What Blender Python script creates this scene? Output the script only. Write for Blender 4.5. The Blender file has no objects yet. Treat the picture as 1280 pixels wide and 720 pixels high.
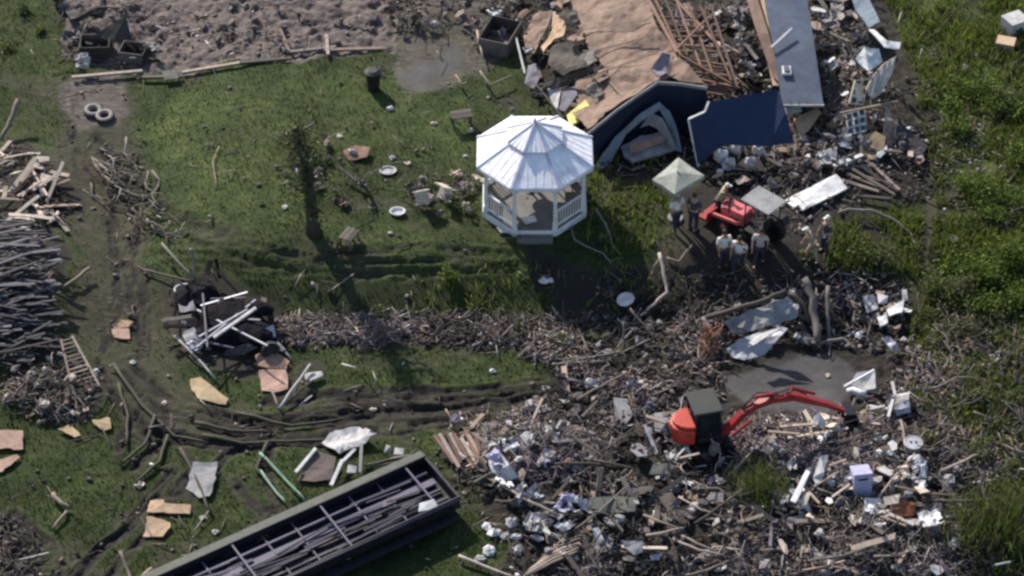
import bpy, bmesh, math, random
import numpy as np
from mathutils import Vector, Matrix, noise as mnoise

R = math.radians
rnd = random.Random(7)
nr = np.random.RandomState(11)
SC = bpy.context.scene
COL = SC.collection

# ------------------------------------------------------------------ camera
PITCH = R(42); F = 640 / math.tan(R(11)); DIST = 95.0
CP = Vector((0, -DIST * math.cos(PITCH), DIST * math.sin(PITCH) + 0.3))
cd = bpy.data.cameras.new('camera'); cam = bpy.data.objects.new('camera', cd); COL.objects.link(cam)
cam.location = CP; cam.rotation_euler = (math.pi / 2 - PITCH, 0, 0)
cd.sensor_width = 36; cd.lens = 36 * F / 1280; cd.clip_start = 1; cd.clip_end = 3000
SC.camera = cam

# ------------------------------------------------------------------ world + sun
SUN_EL, SUN_AZ = 36.0, -31.0      # azimuth from +Y towards +X
w = bpy.data.worlds.new('World'); SC.world = w; w.use_nodes = True
nt = w.node_tree; bg = nt.nodes['Background']
sky = nt.nodes.new('ShaderNodeTexSky'); sky.sky_type = 'NISHITA'; sky.sun_disc = False
sky.sun_elevation = R(SUN_EL); sky.sun_rotation = R(SUN_AZ) % (2 * math.pi)
nt.links.new(sky.outputs[0], bg.inputs[0]); bg.inputs[1].default_value = 0.12
sd = bpy.data.lights.new('sun', 'SUN'); sd.energy = 4.7; sd.angle = R(0.6); sd.color = (1.0, 0.94, 0.85)
sun = bpy.data.objects.new('sun', sd); COL.objects.link(sun)
SV = Vector((math.sin(R(SUN_AZ)) * math.cos(R(SUN_EL)), math.cos(R(SUN_AZ)) * math.cos(R(SUN_EL)), math.sin(R(SUN_EL))))
sun.rotation_euler = SV.to_track_quat('Z', 'Y').to_euler(); sun.location = (0, 0, 40)
SC.view_settings.view_transform = 'Standard'; SC.view_settings.look = 'None'
SC.view_settings.exposure = 0.58; SC.view_settings.gamma = 1
SC.render.engine = 'CYCLES'
SC.cycles.filter_width = 2.7
SC.cycles.max_bounces = 5; SC.cycles.transparent_max_bounces = 4

# ------------------------------------------------------------------ noise in numpy
_lat = nr.rand(256, 256)
def vn(x, y):
    xi = np.floor(x).astype(int); yi = np.floor(y).astype(int)
    fx = x - xi; fy = y - yi; fx = fx * fx * (3 - 2 * fx); fy = fy * fy * (3 - 2 * fy)
    a = _lat[xi & 255, yi & 255]; b = _lat[(xi + 1) & 255, yi & 255]
    c = _lat[xi & 255, (yi + 1) & 255]; d = _lat[(xi + 1) & 255, (yi + 1) & 255]
    return (a * (1 - fx) + b * fx) * (1 - fy) + (c * (1 - fx) + d * fx) * fy
def fbm(x, y, o=4):
    s = 0; a = .5; t = 0
    for i in range(o):
        s = s + a * vn(x * 2 ** i + 17.3 * i, y * 2 ** i + 9.1 * i); t += a; a *= .5
    return s / t
def sstep(a, b, x):
    t = np.clip((x - a) / (b - a), 0, 1); return t * t * (3 - 2 * t)

# ------------------------------------------------------------------ pixel (of the 1280 px photograph) -> ground
def base_h(x, y):
    x = np.asarray(x, float); y = np.asarray(y, float)
    k = sstep(-15, -9, x) * (1 - .8 * sstep(11, 16, x))
    z = k * (1.0 * sstep(-1.5, 1.9, y) - .12 * np.exp(-((y + 1.6) / 1.0) ** 2))
    z = z + .25 * (fbm(x * .12 + 40, y * .12 + 40, 2) - .5)
    return z
def ray(px, py):
    c, s = math.cos(PITCH), math.sin(PITCH)
    u, v = px - 640, 360 - py
    return Vector((u, F * c + v * s, -F * s + v * c))
def to_px(x, y, z):
    c, s = math.cos(PITCH), math.sin(PITCH)
    dx, dy, dz = x - CP.x, y - CP.y, z - CP.z
    dep = np.maximum(dy * c - dz * s, 1.0); up = dy * s + dz * c
    return 640 + F * dx / dep, 360 - F * up / dep
def solve(px, py, h, hf):
    d = ray(px, py); z = h
    for i in range(14):
        t = (z - CP.z) / d.z; p = CP + d * t
        z = h + float(hf(p.x, p.y))
    return Vector((p.x, p.y, z))
def P0(px, py): return solve(px, py, 0, base_h)

STEP = .08
xs = np.arange(-24, 24 + 1e-6, STEP); ys = np.arange(-18, 23 + 1e-6, STEP)
outer = np.array([1, 3, 7, 15, 35, 80, 180, 400, 900.])
XS = np.concatenate([-24 - outer[::-1], xs, 24 + outer]); YS = np.concatenate([-18 - outer[::-1], ys, 23 + outer])
GX, GY = np.meshgrid(XS, YS, indexing='ij')
HZ = base_h(np.clip(GX, -40, 40), np.clip(GY, -40, 40))
PX, PY = to_px(GX, GY, HZ)
wob = 60 * (fbm(GX * .55, GY * .55, 6) - .5)
wob2 = 60 * (fbm(GX * .55 + 50, GY * .55 + 50, 6) - .5)
def inpoly(poly, x, y):
    r = np.zeros(np.shape(x), bool); n = len(poly)
    for i in range(n):
        x1, y1 = poly[i]; x2, y2 = poly[(i + 1) % n]
        c = ((y1 > y) != (y2 > y)) & (x < (x2 - x1) * (y - y1) / ((y2 - y1) or 1e-9) + x1)
        r ^= c
    return r
def segdist(poly, x, y, closed=True):
    d = np.full(np.shape(x), 1e9); n = len(poly)
    for i in range(n if closed else n - 1):
        x1, y1 = poly[i]; x2, y2 = poly[(i + 1) % n]
        dx, dy = x2 - x1, y2 - y1; L = dx * dx + dy * dy + 1e-9
        t = np.clip(((x - x1) * dx + (y - y1) * dy) / L, 0, 1)
        d = np.minimum(d, np.hypot(x - x1 - t * dx, y - y1 - t * dy))
    return d
def mask(poly, soft=12, wb=1.0):
    x = PX + wob * wb; y = PY + wob2 * wb
    d = segdist(poly, x, y); d = np.where(inpoly(poly, x, y), d, -d)
    return sstep(-soft, soft, d)
def line(poly, wid, soft=None, wb=.35):
    d = segdist(poly, PX + wob * wb, (PY + wob2 * wb), False)
    return 1 - sstep(wid * .5, wid * 1.3, d)

soil = np.zeros_like(GX); dark = soil.copy(); pale = soil.copy(); lush = soil.copy(); grey = soil.copy(); rough = soil.copy()
def put(a, m, v=1.0): np.copyto(a, np.maximum(a, m * v))
# brown track on the left
put(soil, mask([(60, 90), (170, 85), (170, 160), (190, 250), (200, 330), (215, 400), (230, 470), (330, 520), (420, 540), (300, 575), (180, 545), (120, 480), (80, 440), (85, 330), (70, 260), (60, 180)], 22), .62)
put(soil, mask([(0, 60), (60, 100), (75, 300), (80, 420), (0, 470)], 30), .4)
# ground under the left piles
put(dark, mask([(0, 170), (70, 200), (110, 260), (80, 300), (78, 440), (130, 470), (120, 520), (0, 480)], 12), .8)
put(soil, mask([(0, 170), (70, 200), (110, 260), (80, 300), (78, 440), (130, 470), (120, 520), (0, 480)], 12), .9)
# pale dirt field along the top
TOPD = [(70, -60), (500, -60), (490, 62), (300, 80), (180, 92), (150, 92), (80, 70)]
put(pale, mask(TOPD, 5, .35)); put(rough, mask(TOPD, 8, .4), .9)
put(pale, mask([(72, 98), (158, 95), (160, 140), (150, 160), (95, 165), (66, 130)], 8, .5), .62)
put(pale, mask([(480, -60), (660, -60), (655, 60), (600, 100), (560, 112), (505, 116), (485, 90)], 8, .6), .55)
put(grey, mask([(498, 62), (575, 58), (580, 92), (555, 104), (512, 108), (500, 92)], 14, 1), .8)
put(dark, mask([(480, -60), (650, -60), (655, 45), (600, 55), (560, 30), (490, 50)], 8, .6), .6)
# house debris
HOU = [(640, -60), (1090, -60), (1140, 60), (1165, 120), (1180, 200), (1150, 250), (1060, 260), (1000, 290), (900, 260), (850, 215), (760, 215), (690, 150), (655, 90)]
put(soil, mask(HOU, 10)); put(dark, mask(HOU, 10), .75); put(rough, mask(HOU, 10), .7)
# lower debris field
LOW = [(760, 330), (880, 350), (1000, 330), (1130, 350), (1160, 440), (1200, 560), (1200, 780), (560, 780), (640, 690), (590, 640), (545, 560), (560, 535), (640, 515), (700, 470), (720, 440)]
put(soil, mask(LOW, 14)); put(dark, mask(LOW, 18), .85); put(rough, mask(LOW, 14), .9)
put(dark, mask([(830, 230), (1010, 240), (1130, 280), (1140, 370), (860, 385), (720, 395), (640, 350), (650, 300), (760, 330), (860, 330)], 16), 1.0)  # shade around the tractor and below the gazebo painted into the ground
put(soil, mask([(830, 230), (1010, 240), (1130, 280), (1140, 370), (860, 385), (820, 320)], 16), .85)
# foot of the bank: ground darkened in a band, with a strip of stones
put(dark, mask([(250, 340), (860, 340), (860, 398), (500, 398), (250, 385)], 14), .35)
put(dark, mask([(250, 350), (500, 345), (760, 350), (860, 350), (860, 395), (500, 400), (350, 392), (240, 380)], 18), .5)
put(soil, mask([(340, 395), (500, 392), (760, 395), (860, 400), (860, 440), (740, 440), (600, 437), (450, 430), (360, 440)], 6, .5), .8)
put(grey, mask([(340, 400), (600, 402), (700, 404), (700, 430), (520, 426), (350, 434)], 6, .3), .55)
put(rough, mask([(340, 395), (860, 398), (860, 440), (600, 437), (360, 440)], 8, .5), .6)
put(soil, mask([(340, 497), (560, 490), (740, 470), (700, 520), (560, 526), (520, 526), (430, 535), (340, 525)], 12), .62)
put(dark, mask([(130, 450), (160, 455), (230, 510), (330, 535), (430, 525), (420, 545), (300, 565), (190, 545)], 12), .55)
put(dark, mask([(400, 495), (740, 475), (700, 520), (560, 530), (420, 530)], 10), .7)
put(soil, mask([(205, 360), (290, 350), (350, 400), (350, 455), (300, 465), (225, 455), (200, 400)], 10), .8)
put(dark, mask([(200, 350), (300, 345), (360, 400), (350, 460), (230, 460)], 10), .7)
put(soil, mask([(560, 585), (660, 600), (690, 650), (600, 650)], 8), .9)
# mud pool
POOL = [(915, 458), (960, 444), (1010, 448), (1060, 446), (1105, 462), (1085, 485), (1045, 510), (940, 515), (915, 495)]
pool = mask(POOL, 12, .9); put(grey, pool, .95)
rough *= (1 - pool)
# weedy right side
put(lush, mask([(1120, -60), (1400, -60), (1400, 480), (1230, 420), (1150, 400), (1180, 200), (1130, 60)], 20))
put(soil, mask([(1150, 230), (1200, 250), (1220, 420), (1400, 430), (1400, 780), (1180, 780), (1180, 500), (1140, 380)], 18), .7)
put(dark, mask([(1190, 60), (1130, 110), (1150, 230), (1200, 240)], 18), .35)  # cast shadow of the house wreck painted into the ground colour
put(dark, mask([(1140, 420), (1400, 430), (1400, 780), (1180, 780)], 18), .6)
put(rough, mask([(1140, 380), (1400, 330), (1400, 780), (1180, 780)], 18), .6)
# bright lawns
put(lush, mask([(190, 110), (460, 95), (600, 140), (600, 190), (420, 200), (400, 270), (230, 250), (175, 180)], 26), .8)
put(lush, mask([(390, 440), (680, 450), (640, 480), (400, 500)], 20), .5)
put(grey, mask([(-60, 640), (50, 650), (60, 780), (-60, 780)], 14), .45)
put(soil, mask([(-60, 640), (50, 650), (60, 780), (-60, 780)], 16), .6)
# small worn patches
worn = sstep(.56, .7, fbm(GX * .55 + 9, GY * .8 + 3, 4)); put(soil, worn * (1 - lush * .8), .55)
# wheel ruts
RUTS = [[(120, 455), (170, 535), (260, 560), (380, 556), (470, 540)], [(160, 455), (230, 515), (340, 530), (470, 515), (640, 495)], [(300, 560), (250, 600), (235, 640)], [(350, 545), (330, 590), (345, 640)], [(140, 300), (150, 380), (130, 440)], [(165, 290), (180, 370), (175, 450)], [(430, 500), (560, 498), (720, 482)], [(200, 620), (120, 690), (70, 760)], [(150, 470), (200, 515), (300, 545), (420, 520), (600, 505), (760, 490)], [(140, 490), (190, 540), (300, 562), (440, 540), (600, 520)],
        [(330, 505), (420, 495), (520, 490), (680, 480)], [(250, 510), (300, 530), (400, 530), (520, 515)],
        [(200, 515), (205, 550), (165, 585)], [(180, 500), (165, 530), (150, 560)], [(225, 545), (240, 590), (215, 620)],
        [(215, 590), (150, 660), (90, 720), (40, 780)], [(240, 600), (170, 680), (120, 740)], [(290, 600), (330, 640), (300, 690)],
        [(205, 262), (250, 285), (330, 310), (430, 330), (600, 325)], [(205, 285), (270, 315), (360, 335), (500, 345), (640, 335)],
        [(400, 320), (520, 312), (640, 318)], [(420, 345), (560, 338), (700, 330)], [(180, 250), (230, 275), (320, 300), (350, 320)],
        [(20, 640), (60, 680), (70, 720)], [(80, 100), (95, 180), (130, 260), (150, 340)], [(120, 170), (165, 250), (160, 330), (175, 430)]]
for k, r_ in enumerate(RUTS):
    r2 = [r_[0]]
    for a, b in zip(r_[:-1], r_[1:]): r2 += [((a[0] + b[0]) / 2, (a[1] + b[1]) / 2), b]
    hv = abs(r_[-1][0] - r_[0][0]) > abs(r_[-1][1] - r_[0][1])
    for q_, (of, wd_) in enumerate(((0, 4.2), (-6, 1.8), (6.5, 2.6))):
        l_ = [(a + (0 if hv else of), b + (of if hv else 0)) for a, b in r2]
        m = line(l_, wd_, wb=.22 + .1 * q_) * (.15 + .85 * sstep(.36, .6, fbm(GX * 1.4 + k * 7 + q_ * 3, GY * 1.4, 4)))
        HZ = HZ - (.09 if q_ == 0 else .05) * m; HZ = HZ + .04 * line([(a, b - wd_ * 1.5) for a, b in l_], wd_ * .6, wb=.22 + .1 * q_)
        sf = .5 if (150 < r_[0][0] and r_[0][1] < 352 and r_[-1][0] > 300) else 1.0
        put(dark, m, 1.15 * sf); put(soil, m, sf)
    put(soil, line(r2, 10, wb=.5), .55 * sf); put(dark, line(r2, 9, wb=.5), .38 * sf); put(rough, line(r2, 9), .4)
# furrows across the bank foot
fur = mask([(200, 300), (420, 310), (640, 330), (760, 345), (640, 360), (400, 350), (230, 330)], 14)
HZ += fur * .055 * np.sin((PY + 16 * fbm(PX * .012, PY * .03, 3)) * .5) * (.2+.8*fbm(GX*.7,GY*2,3))
# debris mounds, dirt lumps
def mound(px, py, rx, ry, a):
    c = P0(px, py); return a * np.exp(-(((GX - c.x) / rx) ** 2 + ((GY - c.y) / ry) ** 2))
MOUNDS = [(720, 600, 3.4, 2.2, .55), (1040, 590, 2.6, 1.8, .6), (820, 670, 3.5, 1.6, .35), (1090, 680, 2.4, 2.0, .4), (640, 575, 1.2, .9, .35),
          (10, 370, 2.2, 3.4, 1.3), (30, 230, 1.6, 1.6, .55), (60, 490, 1.4, .9, .4), (760, 60, 2.3, 3.0, .5), (930, 60, 2.0, 3.2, .6),
          (1060, 110, 1.5, 2.5, .5), (1040, 200, 2.2, 1.2, .25), (950, 400, 1.8, .8, .4), (560, 20, 1.8, 1.2, .3), (290, 405, 1.5, .9, .25),
          (1180, 590, 1.6, 2.2, .3), (1250, 480, 1.8, 1.4, .3)]
for m in MOUNDS: HZ += mound(*m)
HZ += mound(1010, 478, 2.6, .9, -.18)
HZ += .05 * (fbm(GX * 1.6, GY * 1.6, 4) - .5)
HZ += rough * (.34 * (fbm(GX * 1.9 + 5, GY * 1.9, 4) - .5) + .16 * (fbm(GX * 6, GY * 6, 3) - .5))
# pock marks in the pale field
pk = mask(TOPD, 4, .2); cx = GX * .95; cy = GY * .95
ci = np.floor(cx).astype(int); cj = np.floor(cy).astype(int); pits = np.zeros_like(GX)
for di in (-1, 0, 1):
    for dj in (-1, 0, 1):
        a = ci + di; b = cj + dj
        ox = a + .2 + .6 * _lat[a & 255, b & 255]; oy = b + .2 + .6 * _lat[(a + 91) & 255, (b + 31) & 255]
        rr = .2 + .22 * _lat[(a + 11) & 255, (b + 71) & 255]
        pits = np.maximum(pits, np.exp(-((np.hypot(cx - ox, cy - oy) / rr) ** 2)))
pits *= sstep(.35, .6, fbm(GX * .8 + 3, GY * .8, 3)); HZ -= .26 * pits * pk; put(dark, pits * pk, .9)  # pits sunk, and their shade painted into the ground colour
HZ += pk * .26 * (fbm(GX * 2.4, GY * 2.4, 4) - .5); put(soil, pk * fbm(GX, GY, 3), .7)
core = (GX > -24.5) & (GX < 24.5) & (GY > -18.5) & (GY < 23.5)
HZ = np.where(core, HZ, base_h(np.clip(GX, -40, 40), np.clip(GY, -40, 40)))
for a in (soil, dark, pale, grey, rough): a[~core] *= 0.0
lush[~core] = .4

HC = HZ[len(outer):-len(outer), len(outer):-len(outer)]
def hg(x, y):
    fx = min(max((x + 24) / STEP, 0), HC.shape[0] - 1.001); fy = min(max((y + 18) / STEP, 0), HC.shape[1] - 1.001)
    i, j = int(fx), int(fy); a, b = fx - i, fy - j
    return float((HC[i, j] * (1 - a) + HC[i + 1, j] * a) * (1 - b) + (HC[i, j + 1] * (1 - a) + HC[i + 1, j + 1] * a) * b)
def hgv(x, y):
    fx = np.clip((x + 24) / STEP, 0, HC.shape[0] - 1.001); fy = np.clip((y + 18) / STEP, 0, HC.shape[1] - 1.001)
    i = fx.astype(int); j = fy.astype(int); a = fx - i; b = fy - j
    return (HC[i, j] * (1 - a) + HC[i + 1, j] * a) * (1 - b) + (HC[i, j + 1] * (1 - a) + HC[i + 1, j + 1] * a) * b
def P(px, py, h=0.0): return solve(px, py, h, hg)

# ------------------------------------------------------------------ materials
def _mat(name):
    m = bpy.data.materials.new(name); m.use_nodes = True; t = m.node_tree
    return m, t, t.nodes['Principled BSDF']
def N(t, ty, **kw):
    n = t.nodes.new(ty)
    for k, v in kw.items(): setattr(n, k, v)
    return n
def mixc(t, fac, a, b, mode='MIX'):
    n = N(t, 'ShaderNodeMix', data_type='RGBA', blend_type=mode)
    for s, v in ((n.inputs[0], fac), (n.inputs[6], a), (n.inputs[7], b)):
        if isinstance(v, bpy.types.NodeSocket): t.links.new(v, s)
        elif isinstance(v, (int, float)): s.default_value = v
        else: s.default_value = (*v, 1)
    return n.outputs[2]
def ramp(t, src, stops):
    n = N(t, 'ShaderNodeValToRGB'); e = n.color_ramp.elements
    while len(e) < len(stops): e.new(.5)
    for el, (p, c) in zip(e, stops):
        el.position = p; el.color = (*c, 1) if not isinstance(c, (int, float)) else (c, c, c, 1)
    t.links.new(src, n.inputs[0]); return n.outputs[0]
def noise_n(t, scale, detail=5, coord=None, rough=.6, dist=0):
    n = N(t, 'ShaderNodeTexNoise'); n.inputs['Scale'].default_value = scale; n.inputs['Detail'].default_value = detail
    n.inputs['Roughness'].default_value = rough; n.inputs['Distortion'].default_value = dist
    if coord is not None: t.links.new(coord, n.inputs['Vector'])
    return n.outputs['Fac']
def palette(name, cols, rough=.75, grain=6, dirt=.45, metal=0, bump=.25, spec=.3):
    """paint / wood / sheet metal whose colour varies from object to object, with dirt and grain"""
    m, t, b = _mat(name)
    oi = N(t, 'ShaderNodeObjectInfo'); tc = N(t, 'ShaderNodeTexCoord')
    if len(cols) > 1:
        c = ramp(t, oi.outputs['Random'], [(i / len(cols), cc) for i, cc in enumerate(cols)])
        c.node.color_ramp.interpolation = 'CONSTANT'
    else: c = mixc(t, 0, cols[0], cols[0])
    geo = N(t, 'ShaderNodeNewGeometry')
    n1 = noise_n(t, 2.2, 6, geo.outputs['Position'], .65)
    n2 = noise_n(t, grain, 4, geo.outputs['Position'], .6, .8)
    d = ramp(t, n1, [(.42, 0.0), (.68, 1.0)])
    md = N(t, 'ShaderNodeMath', operation='MULTIPLY'); t.links.new(d, md.inputs[0]); md.inputs[1].default_value = dirt
    c = mixc(t, md.outputs[0], c, (.07, .056, .042))
    g = ramp(t, n2, [(.3, .72), (.7, 1.12)])
    c = mixc(t, .8, c, g, 'MULTIPLY')
    t.links.new(c, b.inputs['Base Color']); b.inputs['Roughness'].default_value = rough; b.inputs['Metallic'].default_value = metal
    b.inputs['Specular IOR Level'].default_value = spec
    if bump:
        bp = N(t, 'ShaderNodeBump'); bp.inputs['Strength'].default_value = bump; bp.inputs['Distance'].default_value = .03
        t.links.new(n2, bp.inputs['Height']); t.links.new(bp.outputs[0], b.inputs['Normal'])
    return m
M = {
 'wood': palette('weathered_wood', [(.14, .112, .092), (.23, .17, .13), (.08, .065, .055), (.30, .235, .19), (.17, .145, .135), (.06, .05, .042), (.36, .29, .24)]),
 'wood_pale': palette('fresh_wood', [(.36, .265, .205), (.29, .215, .16), (.42, .33, .27), (.22, .17, .135), (.48, .39, .33)], dirt=.3),
 'wood_dark': palette('wet_wood', [(.06, .05, .042), (.10, .082, .07), (.045, .04, .036), (.15, .13, .12)]),
 'bluegrey': palette('blue_grey_board', [(.060, .056, .075), (.11, .10, .13), (.03, .028, .038), (.20, .18, .22), (.08, .07, .09), (.045, .04, .05)]),
 'rafter': palette('red_brown_rafter', [(.22, .12, .085), (.30, .18, .13), (.16, .095, .07)], dirt=.3),
 'plywood': palette('plywood', [(.42, .28, .18)], dirt=.5),
 'plypink': palette('pinkish_plywood', [(.40, .25, .19)], dirt=.5),
 'ply_tan': palette('tan_plywood', [(.38, .28, .16)], dirt=.35),
 'sheath': palette('roof_sheathing', [(.235, .15, .11)], dirt=.6, grain=3.5),
 'white': palette('chalky_white', [(.62, .60, .59), (.50, .48, .47), (.40, .38, .37), (.72, .70, .69)], dirt=.35),
 'cream': palette('cream_board', [(.62, .52, .42)], dirt=.35),
 'mixed': palette('mixed_board', [(.30, .27, .26), (.11, .095, .09), (.18, .155, .15), (.46, .43, .42), (.13, .12, .16), (.22, .15, .11), (.07, .06, .055), (.17, .145, .165)], dirt=.45),
 'mixed_dark': palette('dirty_rubble', [(.065, .055, .05), (.11, .095, .095), (.04, .034, .034), (.16, .14, .14), (.09, .07, .055), (.22, .195, .2)], dirt=.5),
 'bark': palette('grey_bark', [(.12, .098, .078), (.165, .14, .118), (.075, .062, .05), (.215, .19, .16)], grain=12),
 'bark_dark': palette('dark_bark', [(.055, .05, .035)], grain=12),
 'navy': palette('navy_siding', [(.012, .018, .045)], dirt=.12, grain=2, bump=.1),
 'navy2': palette('navy_panel', [(.017, .030, .078)], dirt=.08, grain=2, bump=.08),
 'slate': palette('slate_blue_metal', [(.085, .105, .15)], rough=.5, dirt=.4, grain=2, bump=.08),
 'tarp': palette('pale_blue_siding', [(.19, .23, .27)], dirt=.2),
 'cabroof': palette('dark_cab_roof', [(.045, .050, .046)], dirt=.3),
 'grey': palette('grey_sheet', [(.27, .265, .27)], dirt=.4),
 'silver': palette('silver_sheet', [(.42, .42, .46)], rough=.4, dirt=.35),
 'lilac': palette('lilac_plastic', [(.38, .36, .52)], dirt=.25),
 'trailer': palette('black_steel', [(.013, .012, .019)], rough=.5, dirt=.08),
 'trailer_in': palette('violet_grey_steel', [(.12, .105, .155), (.075, .066, .095)], rough=.5, dirt=.3),
 'slatgrey': palette('dark_violet_slat', [(.045, .04, .05), (.085, .078, .092), (.022, .02, .026), (.14, .13, .145), (.06, .052, .062), (.03, .027, .033)]),
 'clod': palette('dirt_clod', [(.13, .105, .095), (.17, .14, .13)], dirt=.3),
 'char': palette('charred_black', [(.010, .009, .012)], rough=.9, dirt=.12, spec=.1),
 'bedboard': palette('violet_grey_board', [(.05, .045, .07), (.024, .022, .034), (.09, .08, .115), (.04, .036, .05), (.14, .125, .165)], dirt=.2),
 'rail': palette('pale_weathered_rail', [(.13, .13, .11)], dirt=.4),
 'red': palette('red_paint', [(.30, .011, .016)], rough=.5, dirt=.3, bump=0, spec=.5),
 'orange': palette('orange_red_paint', [(.52, .038, .018)], rough=.55, dirt=.5, bump=0, spec=.5),
 'pinkred': palette('faded_red_paint', [(.60, .14, .14)], rough=.4, dirt=.1, bump=0),
 'black': palette('black_rubber', [(.014, .013, .015)], rough=.6, dirt=.25, bump=.1),
 'glass': palette('dark_glass', [(.015, .018, .022)], rough=.08, dirt=0, bump=0, spec=.8),
 'gazebo_roof': palette('gazebo_white_metal', [(.90, .87, .91)], rough=.85, dirt=.06, grain=3, bump=.03),
 'gazebo_rib': palette('gazebo_rib_metal', [(.50, .49, .58)], rough=.45, dirt=.05, bump=.0),
 'gazebo_post': palette('gazebo_white_post', [(.74, .73, .72)], dirt=.1, bump=.05),
 'floor': palette('gazebo_floor_boards', [(.16, .15, .14)], dirt=.4),
 'greencloth': palette('pale_green_canopy', [(.31, .32, .28)], dirt=.5),
 'pole_green': palette('green_pipe', [(.20, .33, .24)], dirt=.3),
 'yellow': palette('yellow_foam', [(.78, .68, .22)], dirt=.15),
 'rust': palette('rusty_metal', [(.30, .10, .04)], dirt=.3),
 'skin': palette('skin', [(.45, .28, .2), (.3, .18, .12)], rough=.5, dirt=0, bump=0),
 'shirt_white': palette('white_shirt', [(.72, .71, .69)], dirt=.08, bump=0),
 'shirt_grey': palette('grey_shirt', [(.42, .42, .42)], dirt=.1, bump=0),
 'shirt_olive': palette('olive_shirt', [(.33, .35, .22)], dirt=.1, bump=0),
 'shirt_dark': palette('dark_shirt', [(.05, .06, .08)], dirt=.1, bump=0),
 'jeans': palette('dark_trousers', [(.03, .035, .055)], dirt=.1, bump=0),
 'khaki': palette('khaki_trousers', [(.3, .25, .18)], dirt=.1, bump=0),
 'hair': palette('dark_hair', [(.03, .022, .018)], dirt=0, bump=0),
 'cap': palette('pale_cap', [(.6, .58, .54)], dirt=0, bump=0),
 'stone': palette('stone', [(.18, .165, .15), (.27, .25, .24), (.12, .105, .1)], dirt=.4),
 'tyre_pale': palette('dusty_tyre', [(.26, .235, .22)], dirt=.2),
 'card': palette('cardboard', [(.50, .36, .24)], dirt=.2),
}
def vcol_mat(name, rough=.8, transl=0, spec=.2):
    m, t, b = _mat(name); a = N(t, 'ShaderNodeVertexColor', layer_name='tint'); geo = N(t, 'ShaderNodeNewGeometry')
    n = noise_n(t, 9, 3, geo.outputs['Position']); g = ramp(t, n, [(.3, .7), (.7, 1.15)])
    c = mixc(t, .8, a.outputs[0], g, 'MULTIPLY'); t.links.new(c, b.inputs['Base Color'])
    b.inputs['Roughness'].default_value = rough; b.inputs['Specular IOR Level'].default_value = spec
    if transl:
        tr = N(t, 'ShaderNodeBsdfTranslucent'); t.links.new(c, tr.inputs[0]); ms = N(t, 'ShaderNodeMixShader'); ms.inputs[0].default_value = transl
        t.links.new(b.outputs[0], ms.inputs[1]); t.links.new(tr.outputs[0], ms.inputs[2]); t.links.new(ms.outputs[0], t.nodes['Material Output'].inputs[0])
    return m
M['chips'] = vcol_mat('small_debris'); M['leaf'] = vcol_mat('leaves', .7, .35)

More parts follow.
